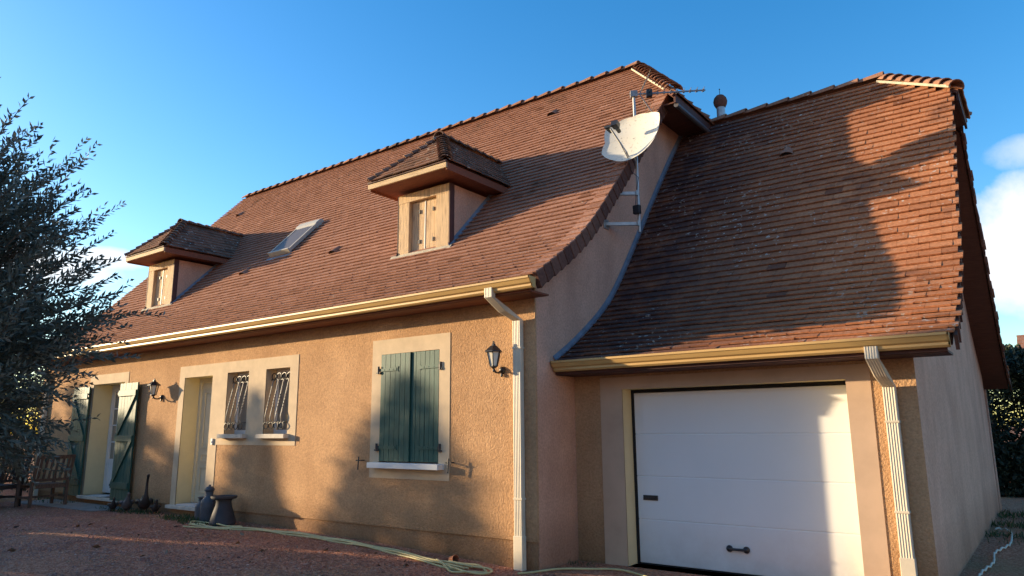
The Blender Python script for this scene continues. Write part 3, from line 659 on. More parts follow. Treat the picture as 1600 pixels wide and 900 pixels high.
# half-hip plane
hb = Vector((HIP_E[0], 0, HIP_E[1])); ht = (Vector((RE[0], 0, RE[2]))-hb); hl = ht.length; ht.normalize(); hn = Vector((-ht.z, 0, ht.x)) * -1
hw = MYR-9.82
tiles(rf, lambda s: hb+ht*s, lambda s: ht, lambda s: hn, (0, 1, 0), lambda s: (MYR-hw*(1-s/hl), MYR+hw*(1-s/hl)), hl, seed=9)
roof = rf.build('roof', ['tile'], house)
dk = MB()
def deck(mb, pr, x0, x1f, x1b, yr, th=.09, stretch=1.0, off=.012):
    N = 24; ss = [pr.len*i/N for i in range(N+1)]
    for i in range(N):
        a, b = pr.P(ss[i]), pr.P(ss[i+1]); na, nb = pr.N(ss[i]), pr.N(ss[i+1])
        for bk in (0, 1):
            fy = (lambda y: y) if not bk else (lambda y: yr+(yr-y)*stretch)
            xa, xb = (x1f(ss[i]), x1f(ss[i+1])) if not bk else (x1b(ss[i]), x1b(ss[i+1]))
            A0, B0, A1, B1 = a-na*off, b-nb*off, a-na*th, b-nb*th
            vs = [(x0, fy(A0.y), A0.z), (xa, fy(A0.y), A0.z), (xb, fy(B0.y), B0.z), (x0, fy(B0.y), B0.z),
                  (x0, fy(A1.y), A1.z), (xa, fy(A1.y), A1.z), (xb, fy(B1.y), B1.z), (x0, fy(B1.y), B1.z)]
            fs = [(0, 1, 2, 3), (7, 6, 5, 4), (1, 5, 6, 2), (4, 0, 3, 7)]
            if i == 0: fs.append((0, 4, 5, 1))
            if i == N-1: fs.append((3, 2, 6, 7))
            if bk: fs = [f[::-1] for f in fs]
            mb.add(vs, fs)
lim_in = lambda s: mlim(s)[1]-.045
deck(dk, mp_, MXL+.03, lim_in, lim_in, MYR)
dk.prism([(HIP_E[0], MYR-hw, HIP_E[1]-.01), (HIP_E[0], MYR+hw, HIP_E[1]-.01), (RE[0], MYR, RE[2]-.02)], tuple(hn*-.06))
dk.build('roof_boards', ['deck'], roof)
rg = MB(); ridge_tiles(rg, (MXL+.02, MYR, 8.28), (RE[0]+.06, MYR, 8.28), seed=2)
rg.build('ridge_tiles', ['ridge'], roof, smooth=35)
rg = MB()
for sg in (-1, 1): ridge_tiles(rg, (RE[0]+.05, MYR, RE[2]+.075), (HIP_E[0]-.02, MYR+sg*(hw-.02), HIP_E[1]+.085), seed=4, r=.11, seg=.2, flare=.046)
rg.build('hip_tiles', ['ridge'], roof, smooth=35)
mo = MB(); hd_ = Vector((RE[0], MYR, RE[2]))-Vector((HIP_E[0], MYR-hw, HIP_E[1])); 
o_ = Vector((-.06, -.10, .0)); p_ = Vector((HIP_E[0], MYR-hw, HIP_E[1]+.03))
o_.z = -.035; mo.bar(p_+hd_*.08+o_, p_+hd_*.97+o_*.9, .03, .03); mo.build('hip_mortar', ['mortar'], roof)
# verge tiles hanging over the gable edge
vg = MB(); q = .02; k = 0
while q < s_hip-.05:
    a, b = mp_.P(q), mp_.P(q+.17); n = mp_.N(q); t = (b-a); x0, x1 = MXV+.0, MXV+.055
    al = a-t*.14; tn = min(1, max(0, rnd.gauss(.5, .25))); e = .012
    vg.hexa([(x0, *(al-n*.15)[1:]), (x1+e, *(al-n*.15)[1:]), (x1, *(b-n*.13)[1:]), (x0, *(b-n*.13)[1:]), (x0, *(al+n*.045)[1:]), (x1+e, *(al+n*.045)[1:]), (x1, *(b+n*.03)[1:]), (x0, *(b+n*.03)[1:])], 0, tn)
    vg.hexa([(MXV-.15, *(al+n*.036)[1:]), (x1+e*.8, *(al+n*.036)[1:]), (x1, *(b+n*.022)[1:]), (MXV-.15, *(b+n*.022)[1:]), (MXV-.15, *(al+n*.06)[1:]), (x1+e*.8, *(al+n*.06)[1:]), (x1, *(b+n*.04)[1:]), (MXV-.15, *(b+n*.04)[1:])], 1, tn)
    q += .17
vg.build('verge_tiles', ['verge', 'tile'], roof, bevel=.004)
# half-hip eave: fascia + soffit over the gable
hf = MB(); hf.box(HIP_E[0]-.035, HIP_E[0]-.005, MYR-hw+.05, MYR+hw-.05, HIP_E[1]-.15, HIP_E[1]-.02, 0); hf.box(XC-.02, HIP_E[0]-.035, MYR-hw+.12, MYR+hw-.12, HIP_E[1]-.12, HIP_E[1]-.10, 1)
hf.tube([(HIP_E[0]-.02, MYR-hw+.1, HIP_E[1]-.17), (HIP_E[0]-.02, MYR+hw-.1, HIP_E[1]-.17)], .04, 10, 2)
hf.build('hip_eave', ['brownwood', 'deck', 'darkgrey'], roof)

# eaves: fascia, soffit, gutters
def gutter(x0, x1, y, z, name='gutter'):
    g_ = MB(); pr = [(0, 0), (-.045, 0), (-.062, .018), (-.062, .040), (-.082, .055), (-.102, .092), (-.112, .100), (-.112, .122), (-.098, .122), (-.098, .108), (-.09, .10), (-.072, .062), (-.052, .05), (-.05, .02), (-.04, .01), (-.01, .01), (-.01, .118), (0, .118)]
    g_.prism([(x0, y+a*1.15, z+b) for a, b in pr], (x1-x0, 0, 0))
    for xx in (x0, x1-.008): g_.prism([(xx-.004, y+a*1.15, z+b) for a, b in pr[:8]+[(0, .122)]], (.012, 0, 0))
    return g_.build(name, ['gutter'], house)
gutter(MXL, MXV+.05, 6.335, 3.03); gutter(XC+.02, GXV-.06, 7.105, 2.165)
ev = MB(); ev.box(MXL+.05, MXV-.02, 6.337, 6.36, 3.005, 3.15, 0); ev.box(MXL+.05, MXV-.02, 6.362, D-.001, 3.0, 3.02, 0)
ev.build('eave_soffit', ['redwood'], house)
ev = MB(); ev.box(XC+.002, GXV-.09, 7.107, 7.13, 2.135, 2.245, 0); ev.box(XC+.002, GXV-.09, 7.132, YG-.001, 2.13, 2.15, 0)
ev.build('eave_soffit', ['brownwood'], house)

# --- garage
GD = (-4.01, -1.58, .0, 1.96); REC = .22
gw = MB(); wall_sheet(gw, cells(XC, XG, -.3, 2.3, [GD]), YG, 0)
GST = 1.13
gpts = [(YG+.03, -.4), (YG+.03, 2.42)]+[(y, z-.09) for y, z in zip(gp_.y, gp_.z) if y > YG+.05 and z < 6.14]
gw.add([(XG, YG, -.3), (XG, YG+.03, -.3), (XG, YG+.03, 2.3), (XG, YG, 2.3)], [(0, 1, 2, 3)], 1)
bk = [(GYR+(GYR-y)*GST, z) for y, z in gpts[::-1] if GYR+(GYR-y)*GST < GBACK-.02]+[(GBACK, 2.4), (GBACK, -.4)]
gw.prism([(XG-.25, y, z) for y, z in gpts+bk], (.25, 0, 0), 1)
gw.box(XC, XG-.26, GBACK-.25, GBACK, -.4, 2.4, 1)
gw.build('garage_wall', ['wall', 'wall_fine'], house)
gt = MB()
for a, b, c, d in cells(-4.30, -1.36, -.3, 2.10, [GD]): gt.box(a, b, YG-.008, YG+.002, c, d)
gt.build('door_surround', ['trim_garage'], house)
r_ = MB(); reveal(r_, GD, YG-.008, YG+REC+.06); r_.build('reveal', ['cream'], house)
gd = MB(); yg = YG+REC; hgt = GD[3]-.05; ph = hgt/4
for k in range(4):
    gd.box(GD[0]+.035, GD[1]-.012, yg, yg+.04, .012+k*ph+.004, .012+(k+1)*ph-.004)
gd.box(GD[0]+.036, GD[1]-.013, yg+.006, yg+.035, .014, hgt+.008)
gdo = gd.build('garage_door', ['whitedoor'], house, bevel=.006)
sl = MB(); sl.box(GD[0]+.002, GD[0]+.033, yg-.006, yg+.04, .001, GD[3]-.002); sl.box(GD[0]+.033, GD[1]-.002, yg-.006, yg+.04, hgt+.014, GD[3]-.002); sl.box(GD[0]+.033, GD[1]-.002, yg-.003, yg+.03, .001, .011); sl.box(GD[1]-.011, GD[1]-.002, yg-.004, yg+.03, .012, hgt)
sl.build('seal', ['rubber'], gdo)
lk = MB(); zl = .73; lk.box(-3.90, -3.72, yg-.014, yg-.001, zl-.028, zl+.028); lk.box(-3.87, -3.80, yg-.022, yg-.014, zl-.008, zl+.008); lk.lathe([(.012, 0), (.012, .008)], (-3.76, yg-.014, zl), 10, axis=(0, -1, 0)); lk.build('lock_plate', ['blackplastic'], gdo, bevel=.003)
hn_ = MB(); xh, zh = -2.83, .255
hn_.tube([(xh-.085, yg-.03, zh), (xh-.05, yg-.042, zh), (xh+.05, yg-.042, zh), (xh+.085, yg-.03, zh)], .014, 10)
for sg in (-1, 1): hn_.lathe([(.034, 0), (.036, .012), (.026, .03), (.008, .038)], (xh+sg*.09, yg-.001, zh), 14, axis=(0, -1, 0))
hn_.build('handle', ['blackplastic'], gdo, smooth=50)
th = MB(); th.box(GD[0]-.02, GD[1]+.02, YG-.16, YG+REC+.05, -.12, -.002); th.build('threshold', ['sill'], house, bevel=.01)

HG = (-.50, 5.98)                                 # garage half-hip eave x, z
GRE = (-1.52, GYR, 6.63)
gs_hip = float(np.interp(10.80, gp_.y, gp_.s))
def glim(s):
    x1 = GXV
    if s > gs_hip: x1 = GXV+(GRE[0]-GXV)*(s-gs_hip)/(gp_.len-gs_hip)
    return XC+.05, x1
rf = MB()
def glim_j(s):
    a, b = glim(s); return a, b+((int(s/.128) % 2)-.5)*.03+rnd.uniform(-.012, .012)
tiles(rf, gp_.P, gp_.T, gp_.N, (1, 0, 0), glim_j, gp_.len-.02, seed=21, lift=.034, thick=.018, jit=.006, expo=.128, w=.215, tv_=.10, odd=.02)
for k in range(0, int(gp_.len/.15)):
    s0, s1 = k*.15, min(k*.15+.18, gp_.len); a0, a1 = gp_.P(s0), gp_.P(s1)
    fy = lambda y: GYR+(GYR-y)*GST
    x1 = glim(s0)[1]+rnd.uniform(-.02, .02)
    rf.prism([(XC+.05, fy(a0.y), a0.z+.045), (XC+.05, fy(a1.y), a1.z+.01), (XC+.05, fy(a1.y), a1.z-.02), (XC+.05, fy(a0.y), a0.z+.01)], (x1-XC-.05, 0, 0), 0, rnd.uniform(.3, .7))
hb2 = Vector((HG[0], 0, HG[1])); ht2 = Vector((GRE[0], 0, GRE[2]))-hb2; hl2 = ht2.length; ht2.normalize(); hn2 = Vector((-ht2.z, 0, ht2.x))*-1; hw2 = GYR-10.80
tiles(rf, lambda s: hb2+ht2*s, lambda s: ht2, lambda s: hn2, (0, 1, 0), lambda s: (GYR-hw2*(1-s/hl2), GYR+hw2*1.1*(1-s/hl2)), hl2, seed=29)
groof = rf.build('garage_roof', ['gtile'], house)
dk = MB(); lim2 = lambda s: glim(s)[1]-.05
deck(dk, gp_, XC+.05, lim2, lim2, GYR, stretch=GST, th=.085)
dk.prism([(HG[0], GYR-hw2, HG[1]-.01), (HG[0], GYR+hw2*1.1, HG[1]-.01), (GRE[0], GYR, GRE[2]-.02)], tuple(hn2*-.05))
dk.build('roof_boards', ['deck'], groof)
rg = MB(); ridge_tiles(rg, (XC+.06, GYR, 6.71), (GRE[0]+.05, GYR, 6.71), seed=8, seg=.36)
rg.build('ridge_tiles', ['ridge'], groof, smooth=35)
rg = MB()
for sg, k in ((-1, 1), (1, 1.1)): ridge_tiles(rg, (GRE[0]+.03, GYR, GRE[2]+.085), (HG[0]-.03, GYR+sg*(hw2*k-.02), HG[1]+.075), seed=14, r=.105, seg=.16, flare=.046)
rg.build('hip_tiles', ['ridge'], groof, smooth=35)
mo = MB(); hd_ = Vector(GRE)-Vector((HG[0], GYR-hw2, HG[1])); p_ = Vector((HG[0], GYR-hw2, HG[1]+.035)); o_ = Vector((-.03, -.115, 0))
o_.z = -.045; mo.bar(p_+hd_*.06+o_, p_+hd_*.98+o_*.9, .03, .035); mo.build('hip_mortar', ['mortar'], groof)
for bkk in (0, 1):
    vg = MB(); q = .0
    fy = (lambda y: y) if not bkk else (lambda y: GYR+(GYR-y)*GST)
    while q < gs_hip-.02:
        a, b = gp_.P(q), gp_.P(q+.15); n = gp_.N(q); t = b-a; al = a-t*.2
        w3 = lambda x, p: (x, fy(p.y), p.z)
        x0, x1 = GXV-.03, GXV-.0+rnd.uniform(-.006, .008)
        vs = [w3(x0, al-n*.12), w3(x1, al-n*.12), w3(x1-.01, b-n*.09), w3(x0, b-n*.09), w3(x0, al+n*.018), w3(x1, al+n*.018), w3(x1-.01, b+n*.0), w3(x0, b+n*.0)]
        if bkk: vs = [vs[i] for i in (1, 0, 3, 2, 5, 4, 7, 6)]
        vg.hexa(vs, 0, rnd.random())
        q += .15
    vg.build('verge_tiles', ['verge'], groof)
hf = MB(); hf.box(HG[0]-.04, HG[0]-.01, GYR-hw2+.05, GYR+hw2*1.1-.05, HG[1]-.14, HG[1]-.02, 0); hf.box(XG+.01, HG[0]-.04, GYR-hw2+.1, GYR+hw2*1.1-.1, HG[1]-.10, HG[1]-.08, 1); hf.build('hip_eave', ['brownwood', 'deck'], groof)
# flashing along the garage roof against the gable
fl = MB(); N = 40
for i in range(N):
    a, b = gp_.P(gp_.len*i/N), gp_.P(gp_.len*(i+1)/N); na, nb = gp_.N(gp_.len*i/N), gp_.N(gp_.len*(i+1)/N)
    fl.add([(XC+.004, *(a+na*.10)[1:]), (XC+.004, *(b+nb*.10)[1:]), (XC+.02, *(b+nb*.055)[1:]), (XC+.02, *(a+na*.055)[1:]), (XC+.055, *(a+na*.052)[1:]), (XC+.055, *(b+nb*.052)[1:])], [(0, 1, 2, 3), (3, 2, 5, 4)])
fl.build('flashing', ['lead'], groof, smooth=60)

# --- vent tiles
def vent_tile(pr, x, y, parent, sc=1.0):
    s = float(np.interp(y, pr.y, pr.s)); p = pr.P(s)+Vector((x, 0, 0)); t, n = pr.T(s), pr.N(s); v = MB()
    vs = []; K = 8
    for j, (d, hgt_, w_) in enumerate(((0, .075, .10), (.10, .06, .09), (.22, .03, .04))):
        for k in range(K+1):
            th = math.pi*k/K; vs.append(p+t*d*sc+Vector((1, 0, 0))*w_*sc*math.cos(th)+n*(.03+hgt_*sc*math.sin(th)))
    fs = [(j*(K+1)+k, j*(K+1)+k+1, (j+1)*(K+1)+k+1, (j+1)*(K+1)+k) for j in range(2) for k in range(K)]
    v.add(vs, fs, 0, .4); v.add([p+t*.015-Vector((.085, 0, 0))*sc+n*.03, p+t*.015+Vector((.085, 0, 0))*sc+n*.03, p+t*.015+n*.095*sc], [(0, 1, 2)], 1, 0)
    v.build('vent_tile', ['tile', 'rubber'], parent, smooth=50)
for x, y in ((-12.88, 8.15), (-10.1, 8.17), (-6.96, 10.68), (-17.06, 10.56)): vent_tile(mp_, x, y, roof)
vent_tile(gp_, -2.66, 10.3, groof)

# --- dormers
def dormer(xc):
    hw_, zb = .53, 3.85; yf = 7.67
    d_ = MB(); d_.box(xc-hw_, xc+hw_, yf+.10, 8.9, zb, 5.16, 0)
    do = d_.build('dormer', ['wall_fine'], house)
    p_ = MB()
    p_.box(xc-hw_, xc-.30, yf, yf+.10, 4.19, 5.02, 0); p_.box(xc+.27, xc+hw_-.0, yf, yf+.10, 4.19, 5.02, 0)
    p_.box(xc-hw_, xc+hw_, yf-.003, yf+.10, 5.02, 5.16, 0)
    p_.box(xc-hw_, xc-.30, yf-.003, yf+.10, 4.02, 4.19, 1); p_.box(xc+.27, xc+hw_, yf-.003, yf+.10, 4.02, 4.19, 1)
    p_.build('frame', ['weathered', 'whitepatch'], do, bevel=.004)
    b_ = MB(); b_.box(xc-.30, xc+.27, yf-.02, yf+.05, 4.08, 4.135, 0); b_.build('sill', ['pinefascia'], do, bevel=.004)
    for x0, x1 in ((xc-.292, xc-.022), (xc-.004, xc+.264)):
        s_ = MB(); w_ = (x1-x0)/3
        for i in range(3): s_.box(x0+i*w_+.0012, x0+(i+1)*w_-.0012, yf+.065, yf+.088, 4.145, 5.012)
        so = s_.build('shutter', ['weathered'], do, bevel=.002)
        for zz in (4.36, 4.84):
            k_ = MB(); k_.box((x0+x1)/2+.02, (x0+x1)/2+.045, yf+.048, yf+.064, zz-.03, zz+.03); k_.build('hinge', ['ironware'], so)
    s_ = MB(); s_.box(xc-.021, xc-.005, yf+.058, yf+.08, 4.145, 5.01); s_.build('centre_bead', ['whitepaint'], do)
    s_ = MB(); s_.box(xc-.31, xc+.28, yf+.089, yf+.098, 4.08, 5.1); s_.build('window', ['rubber'], do)
    for xq in (xc+hw_+.001, xc-hw_-.02):
        c_ = MB(); c_.box(xq, xq+.019, yf-.004, yf+.10, 3.98, 5.16); c_.build('corner_board', ['brownwood'], do)
    # roof
    ew, ye, ze, yr, zr = .82, 7.27, 5.34, 8.08, 6.14
    yb_r = mp_.yz(zr)+.1; r_ = MB()
    bs = Vector((0, ye, ze)); tv = (Vector((0, yr, zr))-bs); ll = tv.length; tv.normalize(); nv = Vector((0, -tv.z, tv.y))
    tiles(r_, lambda s: bs+tv*s, lambda s: tv, lambda s: nv, (1, 0, 0), lambda s: (xc-ew*(1-s/ll), xc+ew*(1-s/ll)), ll, w=.18, expo=.12, seed=int(xc*7) % 50, thick=.016)
    for sg in (-1, 1):
        b0 = Vector((xc+sg*ew, 0, ze)); t2 = Vector((xc, 0, zr))-b0; l2 = t2.length; t2.normalize(); n2 = Vector((sg*t2.z, 0, abs(t2.x)))
        tiles(r_, lambda s, b0=b0, t2=t2: b0+t2*s, lambda s, t2=t2: t2, lambda s, n2=n2: n2, (0, 1, 0), lambda s, l2=l2: (ye+(yr-ye)*s/l2, mp_.yz(ze+(zr-ze)*s/l2)+.12), l2, w=.18, expo=.12, seed=31+sg, thick=.016)
    ro = r_.build('dormer_roof', ['dtile'], do)
    u_ = MB(); zz = -.02
    u_.add([(xc-ew, ye, ze+zz), (xc+ew, ye, ze+zz), (xc, yr, zr+zz), (xc-ew, mp_.yz(ze), ze+zz), (xc+ew, mp_.yz(ze), ze+zz), (xc, yb_r, zr+zz)], [(0, 1, 2), (1, 4, 5, 2), (3, 0, 2, 5)])
    u_.box(xc-ew+.03, xc+ew-.03, ye+.03, 8.9, ze-.112, ze-.095)
    u_.build('soffit', ['redwood'], ro)
    f_ = MB(); f_.box(xc-ew+.0, xc+ew-.0, ye+.0, ye+.03, ze-.115, ze-.04, 0)
    for sg in (-1, 1): f_.box(min(xc+sg*ew, xc+sg*(ew-.03)), max(xc+sg*ew, xc+sg*(ew-.03)), ye+.031, 8.95, ze-.14, ze-.03, 1)
    f_.box(xc-ew-.0, xc+ew+.0, ye-.012, ye+.03, ze-.03, ze+.0, 2)
    f_.build('fascia', ['pinefascia', 'redwood', 'brownwood'], ro)
    h_ = MB()
    for sg in (-1, 1): ridge_tiles(h_, (xc, yr, zr+.05), (xc+sg*(ew-.02), ye+.02, ze+.045), r=.08, seg=.14, flare=.032, seed=6+sg)
    ridge_tiles(h_, (xc, yb_r, zr+.05), (xc, yr-.06, zr+.05), r=.08, seg=.2, seed=16)
    h_.build('hip_tiles', ['dtile'], ro, smooth=35)
    # flashing
    a_ = MB()
    for sg in (-1, 1):
        xs0 = xc+sg*(hw_+.003)
        for i in range(12):
            y0, y1 = yf-.02+i*.095, yf-.02+(i+1)*.095
            a_.add([(xs0, y0, mp_.zy(y0)+.12), (xs0, y1, mp_.zy(y1)+.12), (xs0+sg*.03, y1, mp_.zy(y1)+.055), (xs0+sg*.03, y0, mp_.zy(y0)+.055), (xs0+sg*.065, y0, mp_.zy(y0)+.06), (xs0+sg*.065, y1, mp_.zy(y1)+.06)], [(0, 1, 2, 3), (3, 2, 5, 4)] if sg > 0 else [(3, 2, 1, 0), (4, 5, 2, 3)])
    a_.prism([(xc-hw_-.14, yf-.05, mp_.zy(yf-.05)+.058), (xc+hw_+.06, yf-.05, mp_.zy(yf-.05)+.058), (xc+hw_+.06, yf-.001, mp_.zy(yf)+.075), (xc-hw_-.14, yf-.001, mp_.zy(yf)+.075)], (0, 0, -.008), 1)
    a_.build('flashing', ['lead', 'mortar'], do)
    return do
dm = dormer(-7.40)
dm2 = copy_tree(dm, house); dm2.location.x += -15.27+7.40

# --- skylight with closed roller shutter
s0 = float(np.interp(8.50, mp_.y, mp_.s)); sp, st, sn = mp_.P(s0), mp_.T(s0+.5), mp_.N(s0+.5); sx = Vector((1, 0, 0)); SL = 1.10; xa, xb = -12.44, -11.80; sn_k = .72
fz = lambda u, v, w_: sp+Vector((u, 0, 0))+st*v+sn*w_*sn_k
k_ = MB()
k_.obox(fz((xa+xb)/2, SL/2, .075), sx*(xb-xa)/2, st*SL/2, sn*.065, 0)
skl = k_.build('skylight', ['darkgrey'], house, bevel=.006)
k_ = MB(); ns = 22
for i in range(ns):
    v0 = .03+(SL-.26)*i/ns; k_.obox(fz((xa+xb)/2, v0+(SL-.26)/ns/2, .146), sx*((xb-xa)/2-.035), st*((SL-.26)/ns/2-.003), sn*.008, 0)
k_.obox(fz((xa+xb)/2, .012, .13), sx*((xb-xa)/2+.012), st*.02, sn*.05, 0)
for xx in (xa+.005, xb-.005): k_.obox(fz(xx, SL/2-.1, .13), sx*.02, st*(SL/2-.1), sn*.035, 0)
k_.build('roller_shutter', ['shutgrey'], skl, bevel=.002)
k_ = MB(); pts = [fz(xa-.02, SL-.22, .03), fz(xa-.02, SL-.22, .16), fz(xa-.02, SL-.15, .20), fz(xa-.02, SL-.02, .20), fz(xa-.02, SL+.04, .15), fz(xa-.02, SL+.04, .03)]
k_.prism(pts, (xb-xa+.04, 0, 0)); k_.build('shutter_box', ['shutgrey'], skl, bevel=.01)
k_ = MB(); k_.obox(fz((xa+xb)/2, -.07, .055), sx*((xb-xa)/2+.06), st*.08, sn*.006); 
k_.build('flashing', ['lead'], skl)

# --- flue behind the ridge
f_ = MB(); fx, fy_ = -4.19, 12.05
f_.lathe([(.075, 6.2), (.075, 7.25)], (fx, fy_, 0), 16, 0); f_.lathe([(.02, 7.235), (.085, 7.24), (.115, 7.30), (.125, 7.36), (.11, 7.42), (.07, 7.47), (.01, 7.485)], (fx, fy_, 0), 20, 1); f_.tube([(fx, fy_, 7.47), (fx, fy_, 7.60)], .006, 6, 2); f_.lathe([(.002, 7.585), (.014, 7.60), (.002, 7.615)], (fx, fy_, 0), 8, 2)
f_.build('flue', ['galv', 'verge', 'iron'], house, smooth=40)

# --- downpipes (ribbed, cream)
def downpipe(x, yw, yg_, zt, zb, kick=.11):
    p_ = MB(); w_, dd = .055, .030
    def sec(c, t):                                       # ribbed rectangular section at c, normal t
        c = Vector(c); t = Vector(t).normalized(); a = Vector((1, 0, 0)); b = t.cross(a).normalized(); out = []
        pr = [(-w_, -dd), (-w_, dd), (w_, dd), (w_, -dd)]
        rib = [(w_*(.8-1.6*i/8), -dd-(.004 if i % 2 == 0 else -.0)) for i in range(9)]
        for q0, q1 in pr+rib: out.append(c+a*q0-b*q1)
        return out
    yo = yw-.044
    path = [((x-kick, yg_, zt+.04), (0, 0, -1)), ((x-kick, yg_, zt-.07), (0, 0, -1)), ((x-kick*.55, (yg_+yo)/2-.01, zt-.19), (0, .7, -.5)), ((x-.0, yo, zt-.30), (0, .1, -1)), ((x, yo, zt-.42), (0, 0, -1)), ((x, yo, zb+.38), (0, 0, -1)), ((x, yo, zb), (0, 0, -1))]
    ss = [sec(c, t) for c, t in path]; n = len(ss[0]); vs = [v for s_ in ss for v in s_]
    fs = [(i*n+k, i*n+(k+1) % n, (i+1)*n+(k+1) % n, (i+1)*n+k) for i in range(len(ss)-1) for k in range(n)]
    p_.add(vs, fs, 0); p_.add(ss[-1], [tuple(range(n))], 0)
    po = p_.build('downpipe', ['pipe'], house)
    for zz in (zt-.62, zb+.75):
        b_ = MB(); b_.box(x-w_-.006, x+w_+.006, yo-dd-.009, yw-.002, zz-.011, zz+.011); b_.build('bracket', ['pipe'], po, bevel=.003)
    b_ = MB(); b_.box(x-w_-.007, x+w_+.007, yo-dd-.011, yo+dd+.005, zb+.0, zb+.36); b_.build('shoe', ['pipe'], po, bevel=.006)
downpipe(-4.87, D, 6.27, 3.05, .0); downpipe(-1.20, YG, 7.05, 2.17, .0, .04); downpipe(-17.80, D, 6.27, 3.05, .15)

# ------------------------------------------------------------------ satellite dish and aerial on one wall mast
mx, my = -4.28, 8.72
dish = empty('satellite_dish', (mx, my, 4.16), 'weathered cream satellite dish on a galvanised mast bracketed to the gable wall', 'satellite dish')
p_ = MB(); p_.tube([(mx, my, 4.17), (mx, my, 6.24)], .021, 12); p_.build('mast', ['galv'], dish, smooth=40)
for zz in (4.29, 4.73):
    b_ = MB(); b_.bar((XC+.005, my-.27, zz), (mx+.0, my, zz), .04, .045); b_.box(XC+.001, XC+.012, my-.34, my-.20, zz-.07, zz+.07); b_.tube([(mx, my-.04, zz-.035), (mx, my-.04, zz+.035)], .014, 8); b_.build('wall_bracket', ['galv'], dish)
b_ = MB(); b_.box(mx-.05, mx+.05, my-.09, my-.022, 4.42, 4.54); b_.build('junction_box', ['blackplastic'], dish, bevel=.006)
dn = Vector((.02, -.95, .28)).normalized(); dr_ = Vector((0, 0, 1)).cross(dn).normalized() * 1; du = dn.cross(dr_).normalized()
if dr_.x < 0: dr_ = -dr_
du = Vector((0, 0, 1)); du = (du-dn*du.dot(dn)).normalized()
dc = Vector((mx-.02, my-.13, 5.53))
OS = 1.04
outl = [(-.38, .235), (-.2, .31), (0, .335), (.22, .32), (.42, .25), (.425, .08), (.385, -.10), (.30, -.24), (.19, -.33), (.06, -.385), (-.06, -.39), (-.22, -.33), (-.40, -.19), (-.375, .0)]
ang_ = sorted((math.degrees(math.atan2(y_, x_)) % 360, OS*math.hypot(x_, y_)) for x_, y_ in outl)
can = np.array([ang_[-1][0]-360]+[q_[0] for q_ in ang_]+[ang_[0][0]+360]); crr = np.array([ang_[-1][1]]+[q_[1] for q_ in ang_]+[ang_[0][1]])
v_ = []; NR, NA = 10, 72
for side in (0, 1):
    for i in range(NR+1):
        for k in range(NA):
            th = 360*k/NA; rr = np.interp(th, can, crr)*i/NR; x_, y_ = rr*math.cos(R_(th)), rr*math.sin(R_(th))
            dep = .30*rr*rr-.045+(-.006 if side else 0)+(.012 if (i == NR) else 0)
            v_.append(dc+dr_*x_+du*y_+dn*dep)
fs = []
for side in (0, 1):
    o = side*(NR+1)*NA
    for i in range(NR):
        for k in range(NA):
            q_ = (o+i*NA+k, o+i*NA+(k+1) % NA, o+(i+1)*NA+(k+1) % NA, o+(i+1)*NA+k); fs.append(q_ if not side else q_[::-1])
for k in range(NA): fs.append((NR*NA+k, NR*NA+(k+1) % NA, (NR+1)*NA+NR*NA+(k+1) % NA, (NR+1)*NA+NR*NA+k))
p_ = MB(); p_.add(v_, fs); p_.build('reflector', ['dish'], dish, smooth=50)
b_ = MB(); lnb = dc+dr_*-.17+du*.05+dn*.27
b_.tube([dc-du*.34-dn*.04, dc-du*.30+dn*.05, lnb-du*.05], .014, 8, 0); b_.bar(dc-du*.05-dn*.10, Vector((mx, my, dc.z-.05)), .1, .14, 0); b_.bar(dc-du*.3-dn*.05, Vector((mx, my, dc.z-.22)), .05, .05, 0)
b_.build('feed_arm', ['galv'], dish)
b_ = MB(); b_.tube([lnb-dn*.02+dr_*.06, lnb-dn*.16+dr_*.05], [.036, .028], 12); b_.tube([lnb-dn*.02-dr_*.07, lnb-dn*.12-dr_*.06], [.03, .024], 12); b_.obox(lnb+dr_*.07+dn*.0+du*.0, dr_*.045, du*.04, dn*.05); b_.bar(lnb-dr_*.1, lnb+dr_*.1, .03, .03); b_.build('receiver', ['blackplastic'], dish, smooth=40)
b_ = MB(); b_.tube([lnb-du*.04, dc-du*.2+dn*.2+dr_*-.05, dc-du*.36-dn*.0, Vector((mx-.06, my-.05, 5.05)), Vector((mx+.03, my-.03, 4.95)), Vector((mx-.022, my-.026, 4.7)), Vector((mx-.02, my-.05, 4.5))], .005, 6); b_.build('cable', ['blackplastic'], dish, smooth=60)

aer = empty('television_aerial', (mx, my, 6.18), 'slim metal television aerial with short rods clamped on the mast top', 'aerial')
bd = Vector((.83, .56, .035)).normalized(); bp = Vector((0, 0, 1)).cross(bd).normalized(); bz = bd.cross(bp)
a0 = Vector((mx, my, 6.22))
b_ = MB(); b_.bar(a0-bd*.06, a0+bd*1.02, .018, .018); b_.obox(a0, bd*.05, bp*.04, bz*.045); b_.build('boom', ['alu'], aer)
for k in range(8):
    c_ = a0+bd*(.34+k*.093); b_ = MB(); b_.tube([c_-bp*.085+bz*.012, c_+bp*.085+bz*.012], .004, 6); b_.obox(c_, bd*.012, bp*.014, bz*.018); b_.build('rod', ['alu'], aer)
b_ = MB(); b_.obox(a0+bd*.22+bz*.0, bd*.04, bp*.04, bz*.05); b_.tube([a0+bd*.22-bp*.14, a0+bd*.22+bp*.14], .006, 6); b_.build('dipole', ['blackplastic'], aer)
b_ = MB()
for sg in (1, -1):
    dv = (bz*sg*1.0+bd*.55).normalized()
    b_.bar(a0+bd*.08, a0+bd*.08+dv*.34, .012, .012)
    for i in range(1, 6): c_ = a0+bd*.08+dv*(i*.065); b_.tube([c_-bp*.17, c_+bp*.17], .0035, 5)
b_.build('grid_reflector', ['alu'], aer)

